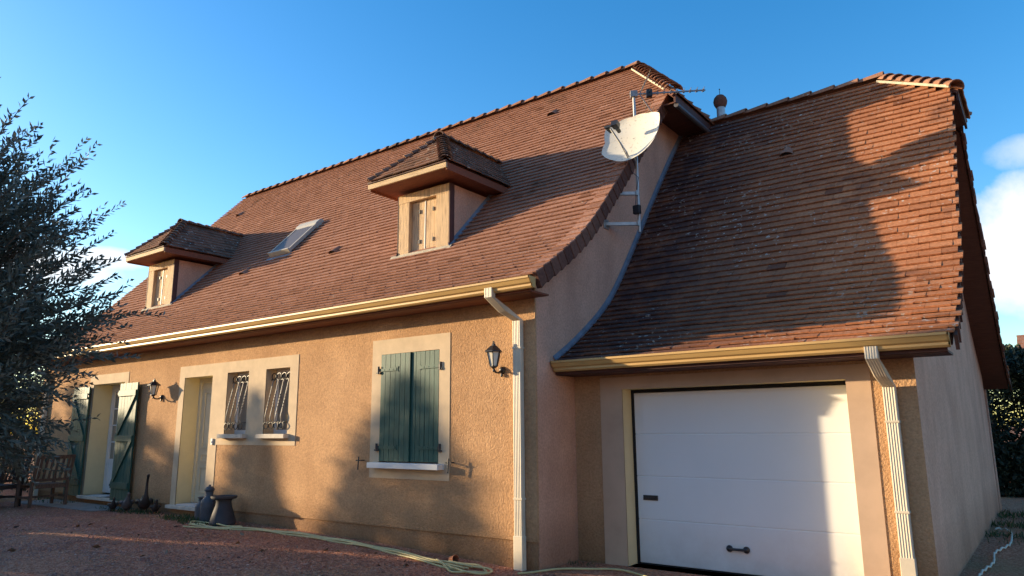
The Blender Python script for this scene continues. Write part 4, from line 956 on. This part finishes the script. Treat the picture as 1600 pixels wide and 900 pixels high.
# ------------------------------------------------------------------ wall lanterns
def lantern(x, z, label):
    r_ = empty('wall_lantern', (x, D, z-.18), label, 'lantern', 'lanterns on the front wall')
    off = .17; zc = z+.06
    b_ = MB(); b_.lathe([(.045, 0), (.045, .012), (.03, .03), (.014, .04)], (x, D-.001, z-.07), 14, axis=(0, -1, 0)); b_.lathe([(.005, -.09), (.016, -.08), (.012, -.05)], (x, D-.02, z-.06), 10)
    b_.tube([(x, D-.03, z-.075), (x, D-.08, z-.105), (x, D-.14, z-.10), (x, D-off, z-.065), (x, D-off, z-.045)], .012, 8); b_.lathe([(.002, -.115), (.016, -.10), (.01, -.075), (.035, -.055), (.045, -.045)], (x, D-off, z+.01), 12)
    b_.build('bracket', ['iron'], r_, smooth=45)
    c_ = MB(); n = 6
    for k in range(n):
        a0_, a1_ = 2*math.pi*k/n, 2*math.pi*(k+1)/n
        p0, p1 = (x+.046*math.cos(a0_), D-off+.046*math.sin(a0_), z-.035), (x+.083*math.cos(a0_), D-off+.083*math.sin(a0_), z+.135)
        c_.bar(p0, p1, .009, .009); q1 = (x+.083*math.cos(a1_), D-off+.083*math.sin(a1_), z+.135); c_.bar(p1, q1, .01, .01); c_.bar(p0, (x+.046*math.cos(a1_), D-off+.046*math.sin(a1_), z-.035), .009, .009)
    c_.build('frame', ['iron'], r_)
    g_ = MB(); g_.lathe([(.043, -.033), (.079, .133)], (x, D-off, z), 6); g_.build('glass', ['lampglass'], r_)
    t_ = MB(); t_.lathe([(.112, .132), (.108, .142), (.06, .185), (.045, .20), (.028, .205), (.022, .225), (.012, .232), (.012, .25), (.003, .262)], (x, D-off, z), 6); t_.build('cap', ['iron'], r_)
    return r_
lantern(-12.88, 2.20, 'black wall lantern between the open green shutter and the front door')
lantern(-5.13, 2.26, 'black wall lantern between the closed green shutters and the cream downpipe')

# ------------------------------------------------------------------ small things by the wall
def lathe_thing(name, prof, x, y, mats, label, cat, group=None, n=24, extra=None):
    b_ = MB(); b_.lathe(prof, (x, y, gz(x)-.004), n)
    if extra: extra(b_, x, y, gz(x))
    return tag(b_.build(name, mats, None, smooth=40), label, cat, group)
def churn_handles(b_, x, y, z, s=1):
    for sg in (-1, 1): b_.tube([(x+sg*.075*s, y, z+.40*s), (x+sg*.13*s, y, z+.39*s), (x+sg*.13*s, y, z+.30*s), (x+sg*.10*s, y, z+.27*s)], .008, 6)
SC = .78
ch = [(.0, 0), (.125, 0), (.135, .02), (.135, .25), (.125, .29), (.085, .335), (.072, .36), (.072, .40), (.098, .42), (.098, .435), (.06, .44), (.0, .43)]
lathe_thing('milk_churn', [(r*.78, z*.82) for r, z in ch], -10.84, 6.42, ['pottery'], 'shorter blue grey milk churn without a lid, beside the doorstep', 'milk churn', 'old milk churns by the front door', extra=lambda b_, x, y, z: churn_handles(b_, x, y, z, .8))
ch2 = [(.0, 0), (.14, 0), (.15, .02), (.15, .33), (.14, .38), (.09, .43), (.075, .46), (.075, .53), (.085, .535), (.095, .55), (.09, .58), (.055, .61), (.02, .62), (.02, .645), (.0, .65)]
lathe_thing('milk_churn', [(r*.78, z*.86) for r, z in ch2], -10.60, 6.38, ['pottery'], 'taller blue grey milk churn with a domed lid, between churn and pot', 'milk churn', 'old milk churns by the front door', extra=lambda b_, x, y, z: churn_handles(b_, x, y, z, .9))
pt = [(.0, 0), (.245, 0), (.265, .025), (.255, .07), (.165, .30), (.15, .36), (.165, .395), (.25, .415), (.262, .43), (.262, .455), (.24, .455), (.21, .435), (.0, .43)]
lathe_thing('plant_pot', [(r*.72, z*.92) for r, z in pt], -10.16, 6.36, ['potgrey'], 'grey waisted pot with a wide flat rim beside the milk churns', 'pot')
def bird(x, y, sc, head, label, mt, tall=False):
    b_ = MB(); z = gz(x); rng = 14
    c = Vector((x, y, z+.17*sc)); pth = []; rad = []
    ln = [(-.24, .10, .012), (-.18, .04, .045), (-.10, -.01, .085), (0, -.02, .105), (.09, .0, .095), (.15, .05, .06)]
    dirx = Vector((.8, -.3, 0)).normalized()
    for u, h, r in ln: pth.append(c+dirx*u*sc+Vector((0, 0, h*sc))); rad.append(r*sc)
    if tall: nk = [(.17, .13, .035), (.155, .24, .024), (.17, .34, .02), (.21, .43, .02), (.25, .47, .026), (.29, .49, .018), (.36, .50, .004)]
    else: nk = [(.18, .11, .04), (.19, .17, .03), (.205, .21, .034), (.235, .22, .02), (.28, .205, .004)]
    for u, h, r in nk: pth.append(c+dirx*u*sc+Vector((0, 0, h*sc))); rad.append(r*sc)
    b_.tube(pth, rad, rng)
    side = Vector((-dirx.y, dirx.x, 0))
    for sg in (-1, 1):
        b_.tube([c+side*sg*.04*sc-Vector((0, 0, .10*sc)), Vector((x, y, z))+side*sg*.045*sc], .008*sc+.003, 6)
        b_.tube([c+side*sg*.075*sc-dirx*.16*sc+Vector((0, 0, .02*sc)), c+side*sg*.10*sc-dirx*.03*sc+Vector((0, 0, .02*sc)), c+side*sg*.085*sc+dirx*.08*sc+Vector((0, 0, .03*sc))], [.01*sc, .05*sc, .02*sc], 8)
    return tag(b_.build('bird_ornament', [mt], None, smooth=60), label, 'ornament', 'bird ornaments by the front wall')
bird(-12.80, 6.50, .98, 1, 'tall dark bird ornament with its long neck raised against the wall', 'birdmetal', True)
bird(-13.12, 6.36, .85, 0, 'plump grey bird ornament left of the long necked bird', 'birdgrey')
bird(-13.45, 6.28, .62, 0, 'small dark bird ornament nearest the open green shutter', 'birdmetal')
bird(-12.42, 6.50, .6, 0, 'small dark bird ornament just left of the front doorstep', 'birdmetal')
b_ = MB(); b_.box(-12.02, -11.36, D-.06, D+.26, FL+.001, FL+.022); tag(b_.build('doormat', ['mattex'], None, bevel=.006), 'pale doormat lying on the front doorstep', 'doormat')
b_ = MB()
for i, (px_, py_, a_) in enumerate(((-15.2, 6.80, .2), (-14.9, 6.76, -.3), (-14.8, 6.82, .5))):
    c_, s_ = math.cos(a_), math.sin(a_); z = FL+.006+i*.007
    b_.obox((px_, py_, z), (c_*.2, s_*.2, 0), (-s_*.13, c_*.13, 0), (0, 0, .005+.001*i))
tag(b_.build('newspapers', ['paper'], None), 'folded newspapers spread on the french door sill', 'newspaper')
b_ = MB(); b_.prism([(-16.9, 5.9, .155), (-13.7, 6.05, .155), (-13.5, 6.66, .155), (-16.9, 6.66, .155)], (0, 0, .012)); tag(b_.build('paving', ['paving'], None), kind='structure')

# hose bundle
def wig(pts, n=90, amp=.0, seed=0, z=.02):
    rg_ = random.Random(seed); P = np.array(pts, float); t = np.r_[0, np.cumsum(np.linalg.norm(np.diff(P, axis=0), axis=1))]; q = np.linspace(0, t[-1], n); out = np.stack([np.interp(q, t, P[:, k]) for k in range(2)], 1)
    for _ in range(14):
        o2 = out.copy(); o2[1:-1] = (out[:-2]+out[2:]+2*out[1:-1])/4; out = o2
    ph = rg_.uniform(0, 6)
    return [(p[0], p[1]+amp*math.sin(i*.13+ph), gz(p[0])+z+.006*math.sin(i*.3+ph)) for i, p in enumerate(out)]
b_ = MB(); sp_ = [(-10.35, 6.0), (-9.9, 5.98), (-9.2, 6.33), (-8.4, 6.42), (-7.6, 6.43), (-6.6, 6.40), (-5.9, 6.30), (-5.3, 6.28)]
for k in range(5):
    off = (k-2)*.028; sp2 = [(x+off*.3, y_+off*(1.0 if 0 < i < 7 else 2.2)) for i, (x, y_) in enumerate(sp_)]
    b_.tube(wig(sp2, 110, .012, k, .014+.012*(k % 2)), .0115, 8)
b_.tube(wig([(-10.2, 6.05), (-10.5, 6.02), (-10.62, 6.14), (-10.4, 6.24), (-9.9, 6.20), (-9.5, 6.26)], 60, 0, 9, .03), .0115, 8)
b_.tube(wig([(-5.5, 6.33), (-5.15, 6.40), (-4.95, 6.32), (-4.98, 6.16), (-5.2, 6.08), (-5.5, 6.20), (-5.8, 6.33)], 60, 0, 11, .03), .0115, 8)
b_.tube(wig([(-5.7, 6.42), (-5.3, 6.48), (-5.0, 6.28), (-5.3, 6.02), (-5.6, 6.22)], 60, 0, 12, .02), .0115, 8)
tag(b_.build('garden_hose', ['hose'], None, smooth=60), 'yellow garden hose bundled in long loops along the foot of the front wall', 'hose')
b_ = MB(); b_.tube(wig([(-4.75, 6.45), (-4.55, 6.80), (-4.35, 7.05), (-4.15, 7.18), (-3.9, 7.20), (-3.6, 7.10), (-3.2, 6.8)], 60, 0, 5, .016), .0115, 8)
tag(b_.build('garden_hose', ['hose'], None, smooth=60), 'single strand of yellow hose curving past the garage door corner', 'hose')
b_ = MB(); b_.lathe([(.03, -.06), (.04, .035), (.047, .04), (.047, .06), (.04, .06), (.028, -.05)], (-5.72, 6.52, .055), 14, axis=(.9, -.3, .15)); tag(b_.build('flower_pot', ['terracotta'], None, smooth=40), 'small terracotta flower pot lying inside the hose loops', 'flower pot')
b_ = MB(); P_ = [(-.80, 8.6), (-.80, 9.2), (-.72, 9.8), (-.78, 10.6), (-.64, 11.4), (-.66, 12.2), (-.70, 12.9), (-.82, 13.2), (-.9, 13.0)]
b_.tube([(x, y_, .03+.012*math.sin(i*1.7)) for i, (x, y_, _) in enumerate(wig(P_, 70, 0, 3))], .012, 8); tag(b_.build('cable', ['cable'], None, smooth=60), 'pale cable snaking on the ground beside the garage side wall', 'cable')

# ------------------------------------------------------------------ garden chairs
def chair(x, y, rot, label, mt):
    z = gz(x); r_ = empty('garden_chair', (0, 0, 0), label, 'chair', 'wooden garden chairs by the olive tree')
    w_, d_, sh = .29, .25, .42
    b_ = MB()
    for i in range(5): b_.box(-w_, w_, -d_+.02+i*.1, -d_+.10+i*.1, sh-.025, sh)
    b_.box(-w_, w_, -d_, -d_+.02, sh-.08, sh-.002); b_.box(-w_, w_, d_-.02, d_, sh-.08, sh-.027); b_.build('seat', [mt], r_, bevel=.004)
    for sg in (-1, 1):
        b_ = MB(); b_.box(min(sg*w_, sg*(w_+.05)), max(sg*w_, sg*(w_+.05)), -d_-.01, -d_+.04, 0, .62); b_.build('leg', [mt], r_, bevel=.004)
        b_ = MB(); xa_, xb_ = min(sg*w_, sg*(w_+.05)), max(sg*w_, sg*(w_+.05))
        b_.hexa([(xa_, d_-.03, 0), (xb_, d_-.03, 0), (xb_, d_+.02, 0), (xa_, d_+.02, 0), (xa_, d_-.03, sh), (xb_, d_-.03, sh), (xb_, d_+.02, sh), (xa_, d_+.02, sh)])
        b_.hexa([(xa_, d_-.03, sh), (xb_, d_-.03, sh), (xb_, d_+.02, sh), (xa_, d_+.02, sh), (xa_, d_+.12, .95), (xb_, d_+.12, .95), (xb_, d_+.16, .95), (xa_, d_+.16, .95)]); b_.build('leg', [mt], r_, bevel=.003)
        b_ = MB(); b_.box(min(sg*(w_-.01), sg*(w_+.06)), max(sg*(w_-.01), sg*(w_+.06)), -d_-.03, d_+.05, .622, .65); b_.build('armrest', [mt], r_, bevel=.005)
    b_ = MB(); yb = lambda zz: d_-.005+(zz-sh)*.27
    def rail(z0, z1): b_.hexa([(-w_+.0, yb(z0)-.012, z0), (w_, yb(z0)-.012, z0), (w_, yb(z0)+.014, z0), (-w_, yb(z0)+.014, z0), (-w_, yb(z1)-.012, z1), (w_, yb(z1)-.012, z1), (w_, yb(z1)+.014, z1), (-w_, yb(z1)+.014, z1)])
    rail(.88, .95); rail(.47, .52)
    for i in range(6):
        xx = -w_+.045+i*(2*w_-.09)/5; b_.hexa([(xx-.022, yb(.52)-.007, .52), (xx+.022, yb(.52)-.007, .52), (xx+.022, yb(.52)+.009, .52), (xx-.022, yb(.52)+.009, .52), (xx-.022, yb(.88)-.007, .88), (xx+.022, yb(.88)-.007, .88), (xx+.022, yb(.88)+.009, .88), (xx-.022, yb(.88)+.009, .88)])
    b_.build('backrest', [mt], r_, bevel=.002)
    b_ = MB(); b_.box(-w_, w_, -.012, .012, .16, .2); b_.box(-w_-.04, -w_-.005, -d_+.04, d_-.03, .16, .2); b_.box(w_+.005, w_+.04, -d_+.04, d_-.03, .16, .2); b_.build('stretcher', [mt], r_)
    r_.location = (x, y, z); r_.rotation_euler.z = rot
    return r_
chair(-15.60, 5.95, R_(-84), 'brown slatted wooden armchair nearest the open green shutters', 'teak')
chair(-15.95, 5.30, R_(-55), 'dark low wooden armchair in the middle, seen from its side', 'teakdark')
chair(-16.35, 4.95, R_(100), 'brown wooden armchair cut by the left edge, below the olive branches', 'teak')

# ------------------------------------------------------------------ olive tree
def olive(cx, cy, zc, rad, n_sh, seed):
    rg = np.random.default_rng(seed); z0 = gz(cx)
    root = empty('olive_tree', (cx, cy, z0), 'dense grey green olive tree at the left edge, its branches reaching over the chairs', 'tree')
    tr = MB(); c0 = Vector((cx, cy, z0-.05)); top = Vector((cx+.05, cy+.05, z0+1.05))
    tr.tube([c0, c0+Vector((.03, .02, .25)), (c0+top)/2+Vector((.06, -.03, 0)), top], [.19, .15, .13, .12], 12)
    ends = []
    for k in range(9):
        a = 2*math.pi*k/9+rg.uniform(-.2, .2); e = rg.uniform(.35, 1.1)
        p1 = top+Vector((math.cos(a)*.35, math.sin(a)*.35, .45)); p2 = top+Vector((math.cos(a)*.85*math.cos(e)*1.4, math.sin(a)*.85*math.cos(e)*1.4, .6+1.3*math.sin(e)))
        tr.tube([top-Vector((0, 0, .1)), p1, p2], [.07, .045, .018], 8); ends += [p1, p2]
    tr.build('trunk', ['bark'], root, smooth=60)
    P, Dv, Ls, Wd, T = [], [], [], [], []
    tw = MB()
    n = 0
    while n < n_sh:
        u = rg.normal(size=3); u /= np.linalg.norm(u)
        q = rg.uniform(.25, 1.0)**.45
        pos = np.array([cx, cy, zc])+u*np.array(rad)*q
        if pos[2] < zc-.1: pos[:2] = np.array([cx, cy])+(pos[:2]-[cx, cy])*.80
        if pos[2] < 1.45: continue
        # uneven outline: knock out shoots where a low frequency field is low
        fld = math.sin(pos[0]*3.1+seed)*math.sin(pos[1]*2.7+1.3)*math.sin(pos[2]*2.9+.7)
        if q > .72 and fld < -.25: continue
        d = u*np.array([1, 1, .75])+rg.normal(size=3)*.35+np.array([0, 0, .60 if pos[2] > zc-.4 else -.25]); d /= np.linalg.norm(d)
        ln = rg.uniform(.28, .62); m_ = int(ln/.023)
        side = np.cross(d, rg.normal(size=3)); side /= np.linalg.norm(side)
        bend = rg.normal(size=3)*.12
        tb_ = rg.uniform(.15, .75); pts = []
        for i in range(m_):
            s = i/m_; p = pos+d*ln*s+bend*s*s*ln*1.5; pts.append(p)
            sd_ = np.cross(d, side) if i % 2 else side
            for sg in (-1, 1):
                ld = d*.85+sd_*sg*.75+rg.normal(size=3)*.18
                P.append(p); Dv.append(ld); Ls.append(rg.uniform(.055, .088)*(1-.35*s)); Wd.append(rg.uniform(.015, .022)); T.append(min(1, max(0, rg.normal(tb_, .22))))
        if n % 3 == 0: tw.tube([pts[0]-d*.15, pts[len(pts)//2], pts[-1]], [.006, .004, .0018], 4)
        n += 1
    v, f, t = leaves(np.array(P), np.array(Dv), Ls, Wd, np.array(T), rg)
    npmesh('crown', v, f, 'olive', t, root); tw.build('twigs', ['bark'], root)
    return root
olive(-6.30, .98, 2.10, (1.45, 1.45, 1.45), 2500, 5)

# ------------------------------------------------------------------ hedges and trees
def leaf_cloud(n, sampler, ls, lw, rg, up_=.2, t0=.5, ts=.25):
    P = sampler(n, rg); Dv = rg.normal(size=(n, 3))+np.array([0, 0, up_]); L = rg.uniform(.7, 1.25, n)*ls
    return leaves(P, Dv, L, L*lw, np.clip(rg.normal(t0, ts, n), 0, 1), rg)
def box_sampler(x0, x1, y0, y1, z0, topf):
    def f(n, rg):
        out = np.empty((0, 3))
        while len(out) < n:
            p = rg.uniform(size=(n, 3))*[x1-x0, y1-y0, 4.5]+[x0, y0, z0]
            # mostly the outer shell
            e = np.minimum(np.minimum(p[:, 0]-x0, x1-p[:, 0]), np.minimum(p[:, 1]-y0, y1-p[:, 1]))
            tp = topf(p[:, 0], p[:, 1]); ok = (p[:, 2] < tp) & ((e < .35) | (p[:, 2] > tp-.4) | (rg.uniform(size=n) < .15))
            wob = .14*np.sin(p[:, 0]*2.3+p[:, 2]*1.9)+.12*np.sin(p[:, 1]*2.9-p[:, 2]*2.3)
            ok &= e > .12+wob
            out = np.concatenate([out, p[ok]])
        return out[:n]
    return f
def hedge(name, x0, x1, y0, y1, h, n, ls, mt, label, seed, cat='hedge'):
    rg = np.random.default_rng(seed); zb = 0
    r_ = empty(name, ((x0+x1)/2, (y0+y1)/2, zb), label, cat)
    topf = lambda x, y: h+.18*np.sin(x*1.7+seed)+.16*np.sin(y*1.3+x*.7)+.09*np.sin(x*5.1+y*4.3)
    v, f, t = leaf_cloud(n, box_sampler(x0, x1, y0, y1, zb, topf), ls, .45, rg, .5)
    npmesh('foliage', v, f, mt, t, r_)
    st = MB(); nx_ = max(2, int((x1-x0)/.7)); ny_ = max(2, int((y1-y0)/.7))
    for i in range(nx_):
        for j in range(ny_):
            px_, py_ = x0+.4+(x1-x0-.8)*i/(nx_-1), y0+.4+(y1-y0-.8)*j/(ny_-1)
            st.tube([(px_, py_, -.05), (px_+rnd.uniform(-.1, .1), py_+rnd.uniform(-.1, .1), h*.5), (px_+rnd.uniform(-.2, .2), py_+rnd.uniform(-.2, .2), h*.88)], [.05, .035, .01], 6)
    st.build('stems', ['bark'], r_)
    return r_
hedge('hedge', -1.6, 3.2, 19.2, 21.4, 2.95, 60000, .13, 'hedge', 'dark evergreen hedge behind the right corner of the garage', 3)
hedge('hedge', -24.5, -18.6, 7.0, 9.4, 2.6, 26000, .075, 'hedgebrown', 'brown green hedge beyond the left end of the house', 6)
hedge('bush', -19.6, -17.6, 4.6, 6.0, 1.75, 9000, .07, 'olivelow', 'pale green bush behind the wooden garden chairs', 9, 'bush')

# neighbour's roof beyond the right hedge
nb = empty('neighbour_house', (1.2, 31.0, 0), "neighbouring house whose tiled roof edge shows above the right hedge", 'house')
b_ = MB(); b_.box(-.35, 7, 29.2, 34.6, 0, 3.0); b_.build('wall', ['wall_fine'], nb)
b_ = MB(); o = (Vector((0, 28.9, 3.05)), Vector((0, 31.9, 4.75))); tv_ = (o[1]-o[0]); l_ = tv_.length; tv_.normalize(); n_ = Vector((0, -tv_.z, tv_.y))
tiles(b_, lambda s: o[0]+tv_*s, lambda s: tv_, lambda s: n_, (1, 0, 0), lambda s: (-.75, 7.4), l_, expo=.3, w=.26, seed=3)
b_.prism([(-.7, 28.95, 3.04), (-.7, 31.9, 4.72), (-.7, 34.9, 3.04)], (8, 0, 0), 0, .4); b_.build('roof', ['tile'], nb)

# sun side garden, outside the frame to the left: what throws the shadows on the wall and the yard
def sunpos(xf, t): return xf-t, D-SUN_A*t           # point t metres up-sun of facade point xf
def cone_tree(name, xf, zf, t, half, n, ls, label, group, seed, low=.0, mt='conifer'):
    x, y = sunpos(xf, t); H = zf+SUN_B*t; rg = np.random.default_rng(seed)
    r_ = empty(name, (x, y, .1), label, 'tree', group)
    k = rg.uniform(size=n)**.62; zz = H-(H-low-.2)*k
    th = rg.uniform(0, 2*math.pi, n); rr = np.minimum(half*(H-zz)/1.25, half*1.05+.05*np.sin(zz*5))*(.66+.55*np.abs(np.sin(zz*4.2+np.round(th*1.2)*1.7)))*np.sqrt(rg.uniform(.1, 1, n))
    P = np.stack([x+rr*np.cos(th), y+rr*np.sin(th), zz], 1); Dv = np.stack([np.cos(th), np.sin(th), np.full(n, .6)], 1)+rg.normal(size=(n, 3))*.4
    L = rg.uniform(.7, 1.2, n)*ls; v, f, t_ = leaves(P, Dv, L, L*.5, rg.uniform(0, 1, n), rg)
    npmesh('crown', v, f, mt, t_, r_); b_ = MB(); b_.tube([(x, y, -.1), (x, y, H*.5), (x, y, H*.97)], [.11, .07, .012], 8); b_.build('trunk', ['bark'], r_)
    return r_
def round_tree(name, x, y, zc, rad, n, ls, label, group, seed, gaps=.0, mt='hedge'):
    rg = np.random.default_rng(seed); r_ = empty(name, (x, y, .1), label, 'tree', group)
    nc = 34; cc = rg.normal(size=(nc, 3)); cc /= np.linalg.norm(cc, axis=1, keepdims=True); cc = cc*(rg.uniform(.15, 1, (nc, 1))**.5)*np.array(rad)*.86+[x, y, zc]
    k = rg.integers(0, nc, n); P = cc[k]+rg.normal(size=(n, 3))*np.array(rad)*.13*(1-gaps*.45)
    Dv = rg.normal(size=(n, 3))+[0, 0, .2]; L = rg.uniform(.7, 1.2, n)*ls
    v, f, t_ = leaves(P, Dv, L, L*.5, rg.uniform(0, 1, n), rg); npmesh('crown', v, f, mt, t_, r_)
    b_ = MB(); b_.tube([(x, y, -.1), (x+.05, y, zc*.5), (x, y, zc)], [.16, .12, .05], 8)
    for c_ in cc[::2]: b_.tube([(x, y, zc*.6), tuple((np.array([x, y, zc*.75])+c_)/2), tuple(c_)], [.05, .03, .01], 6)
    b_.build('trunk', ['bark'], r_); return r_
GT = 'conifers on the sunny side of the yard'
cone_tree('conifer_tree', -6.62, 2.18, 15.0, .42, 8000, .13, 'pointed conifer beyond the left edge, shadowing the closed green shutters', GT, 1)
cone_tree('conifer_tree', -9.98, 2.15, 14.0, .22, 6000, .12, 'slim conifer beyond the left edge, shadowing the wall beside the grilled windows', GT, 2)
cone_tree('conifer_tree', -7.75, .85, 14.5, .30, 2200, .12, 'low conifer beyond the left edge, shadowing the foot of the front wall', GT, 4)
x_, y_ = sunpos(-13.6, 13.0)
round_tree('leafy_tree', x_, y_, 3.15, (1.15, 1.15, 1.3), 4600, .13, 'loose leafy tree beyond the left edge, dappling the wall by the french door', None, 3, .7)
x_, y_ = sunpos(-16.9, 12.0)
round_tree('leafy_tree', x_, y_, 3.3, (1.2, 1.2, 1.5), 6500, .13, 'dense leafy tree beyond the left edge, shadowing the left end of the front wall', None, 8, .4)
# long clipped hedge whose height keeps the yard in shade and the wall in sun
H1, H2 = np.array([-17.6, -.0]), np.array([-34.0, 3.4])
rg = np.random.default_rng(44)
def hedge_top(c, x):
    z = np.interp(c, [4, 7.1, 7.4, 8.48, 8.52, 8.84, 8.88, 10.6, 10.9, 12.2, 12.6, 15], [1.2, 1.0, .30, -.02, -1.15, -1.15, -.10, -.06, .45, .9, 1.5, 2.0])
    xf = (D-c)/SUN_A*1.0; t = xf-x
    return z+SUN_B*np.maximum(t, 1)
n = 42000; u = rg.uniform(size=n); px_ = H1[0]+(H2[0]-H1[0])*u; py_ = H1[1]+(H2[1]-H1[1])*u+rg.uniform(-.45, .45, n)
c_ = py_-SUN_A*px_; tp = hedge_top(c_, px_)+.04*np.sin(px_*9)+rg.normal(size=n)*.03; pz_ = tp*rg.uniform(0, 1, n)**.55
hr = empty('hedge', (*((H1+H2)/2), 0), 'long clipped hedge beyond the left edge, keeping the gravel yard in shade', 'hedge')
L = rg.uniform(.7, 1.2, n)*.15; v, f, t_ = leaves(np.stack([px_, py_, pz_], 1), rg.normal(size=(n, 3))+[0, 0, .3], L, L*.55, rg.uniform(0, 1, n), rg)
npmesh('foliage', v, f, 'hedge', t_, hr)
b_ = MB()
for i in range(40):
    q = H1+(H2-H1)*(i+.5)/40; b_.tube([(q[0], q[1], -.1), (q[0], q[1], 1.6)], [.05, .02], 6)
b_.build('stems', ['bark'], hr)
for i, (c0, t) in enumerate(((6.55, 15), (5.2, 14.5), (3.7, 14), (2.2, 13), (.6, 12))):
    x = -15.5-1.6*(i % 2); y = c0+SUN_A*x
    round_tree('garden_tree', x, y, 2.9, (1.25, 1.25, 2.9), 6500, .2, ['first', 'second', 'third', 'fourth', 'fifth'][i]+' dense garden tree counted from the hedge end, beyond the left edge', 'dense trees shading the yard', 60+i, .0)

# ------------------------------------------------------------------ stuff on the ground
rg = np.random.default_rng(77)
def on_ground(px_, py_):
    d = ray(px_, py_); t = (0-1.5)/d.z; p = Vector((0, 0, 1.5))+d*t
    for _ in range(4):
        t = (gz(p.x)-1.5)/d.z; p = Vector((0, 0, 1.5))+d*t
    return p
n = 46000; gxp = -17.5*rg.uniform(size=n)**.8+.4; gyp = 6.62-rg.uniform(size=n)**1.0*5.6
ok = (np.arctan2(-gxp, gyp) < R_(76)); gxp, gyp = gxp[ok], gyp[ok]; n = len(gxp)
sz = .006+.013*rg.uniform(size=n)**2; zz = np.array([gz(x) for x in gxp])
oct_ = np.array([[1, 0, 0], [0, 1, 0], [-1, 0, 0], [0, -1, 0], [0, 0, .7], [0, 0, -.7]]); of = np.array([[0, 1, 4, 4], [1, 2, 4, 4]])
ang = rg.uniform(0, 6.28, n); ca, sa = np.cos(ang), np.sin(ang)
vv = np.einsum('ij,n->nij', oct_, sz); vv[:, :, 0] *= rg.uniform(.8, 1.6, (n, 1)); x2 = vv[:, :, 0]*ca[:, None]-vv[:, :, 1]*sa[:, None]; y2 = vv[:, :, 0]*sa[:, None]+vv[:, :, 1]*ca[:, None]
vv = np.stack([x2+gxp[:, None], y2+gyp[:, None], vv[:, :, 2]+(zz+sz*.3)[:, None]], 2)
of = np.array([[0, 1, 4], [1, 2, 4], [2, 3, 4], [3, 0, 4]]); ff = (np.arange(n)[:, None, None]*6+of[None]).reshape(-1, 3)
so = npmesh('gravel_stones', vv.reshape(-1, 3), ff, 'pebble', np.repeat(np.clip(rg.normal(.45, .22, n), 0, 1), 6)); tag(so, 'loose reddish gravel stones scattered over the yard', 'gravel', kind='stuff')
# grass tufts along the wall foot and thin moss-grass in the gravel
def tufts(name, spots, label):
    P, Dv, L_ = [], [], []
    for (x, y, r, k, h) in spots:
        for _ in range(k):
            a, q = rg.uniform(0, 6.28), r*math.sqrt(rg.uniform()); P.append((x+q*math.cos(a)*1.6, y+q*math.sin(a)*.6, gz(x)-.004)); Dv.append((rg.normal()*.45, rg.normal()*.45, 1)); L_.append(h*rg.uniform(.5, 1.3))
    L_ = np.array(L_); v, f, t = leaves(np.array(P), np.array(Dv), L_, L_*.12+.003, rg.uniform(0, 1, len(P)), rg); o = npmesh(name, v, f, 'grass', t); tag(o, label, 'grass', kind='stuff')
sp = [(-11.1, 6.28, .35, 260, .09), (-10.5, 6.2, .35, 220, .07), (-13.1, 6.4, .4, 200, .07), (-12.6, 6.45, .3, 120, .06), (-13.7, 6.4, .3, 110, .06), (-9.5, 6.55, .5, 60, .04), (-.6, 13.6, .5, 320, .11), (-.75, 12.4, .35, 200, .09), (-.5, 15.0, .8, 500, .12), (-.2, 12, .8, 300, .06), (-4.5, 7.3, .15, 40, .05), (-16.4, 6.5, .6, 160, .07)]
tufts('grass_tufts', sp, 'green grass tufts growing along the foot of the walls')
sp = [(x, y, .45, 220, .018) for x, y in ((-11.8, 4.15), (-11.2, 4.35), (-10.6, 4.55), (-10.0, 4.8), (-9.4, 5.0), (-8.7, 5.25), (-8.0, 5.5), (-9.8, 5.5), (-9, 3.9), (-8.2, 4.4), (-7.4, 5.4))]
tufts('lawn_wisps', sp, 'thin yellow green grass wisps in the gravel')
P = [tuple(on_ground(*q)+Vector((0, 0, .006))) for q in ((135, 822), (125, 823), (375, 849), (415, 862), (382, 838), (325, 843), (158, 856), (20, 825), (235, 822), (270, 824), (300, 832), (505, 862), (640, 885), (262, 866), (10, 862))]
P += [(rg.uniform(-12, -5.5), rg.uniform(4.2, 6.3), 0) for _ in range(60)]; P = [(x, y, gz(x)+.008) for x, y, _ in P]
n = len(P); L_ = np.r_[np.full(15, .11), rg.uniform(.03, .06, n-15)]; v, f, t = leaves(np.array(P), np.stack([rg.normal(size=n), rg.normal(size=n), np.full(n, .12)], 1), L_, L_*.5, rg.uniform(0, 1, n)**1.3, rg)
tag(npmesh('fallen_leaves', v, f, 'deadleaf', t), 'dry fallen leaves scattered on the gravel', 'leaves', kind='stuff')
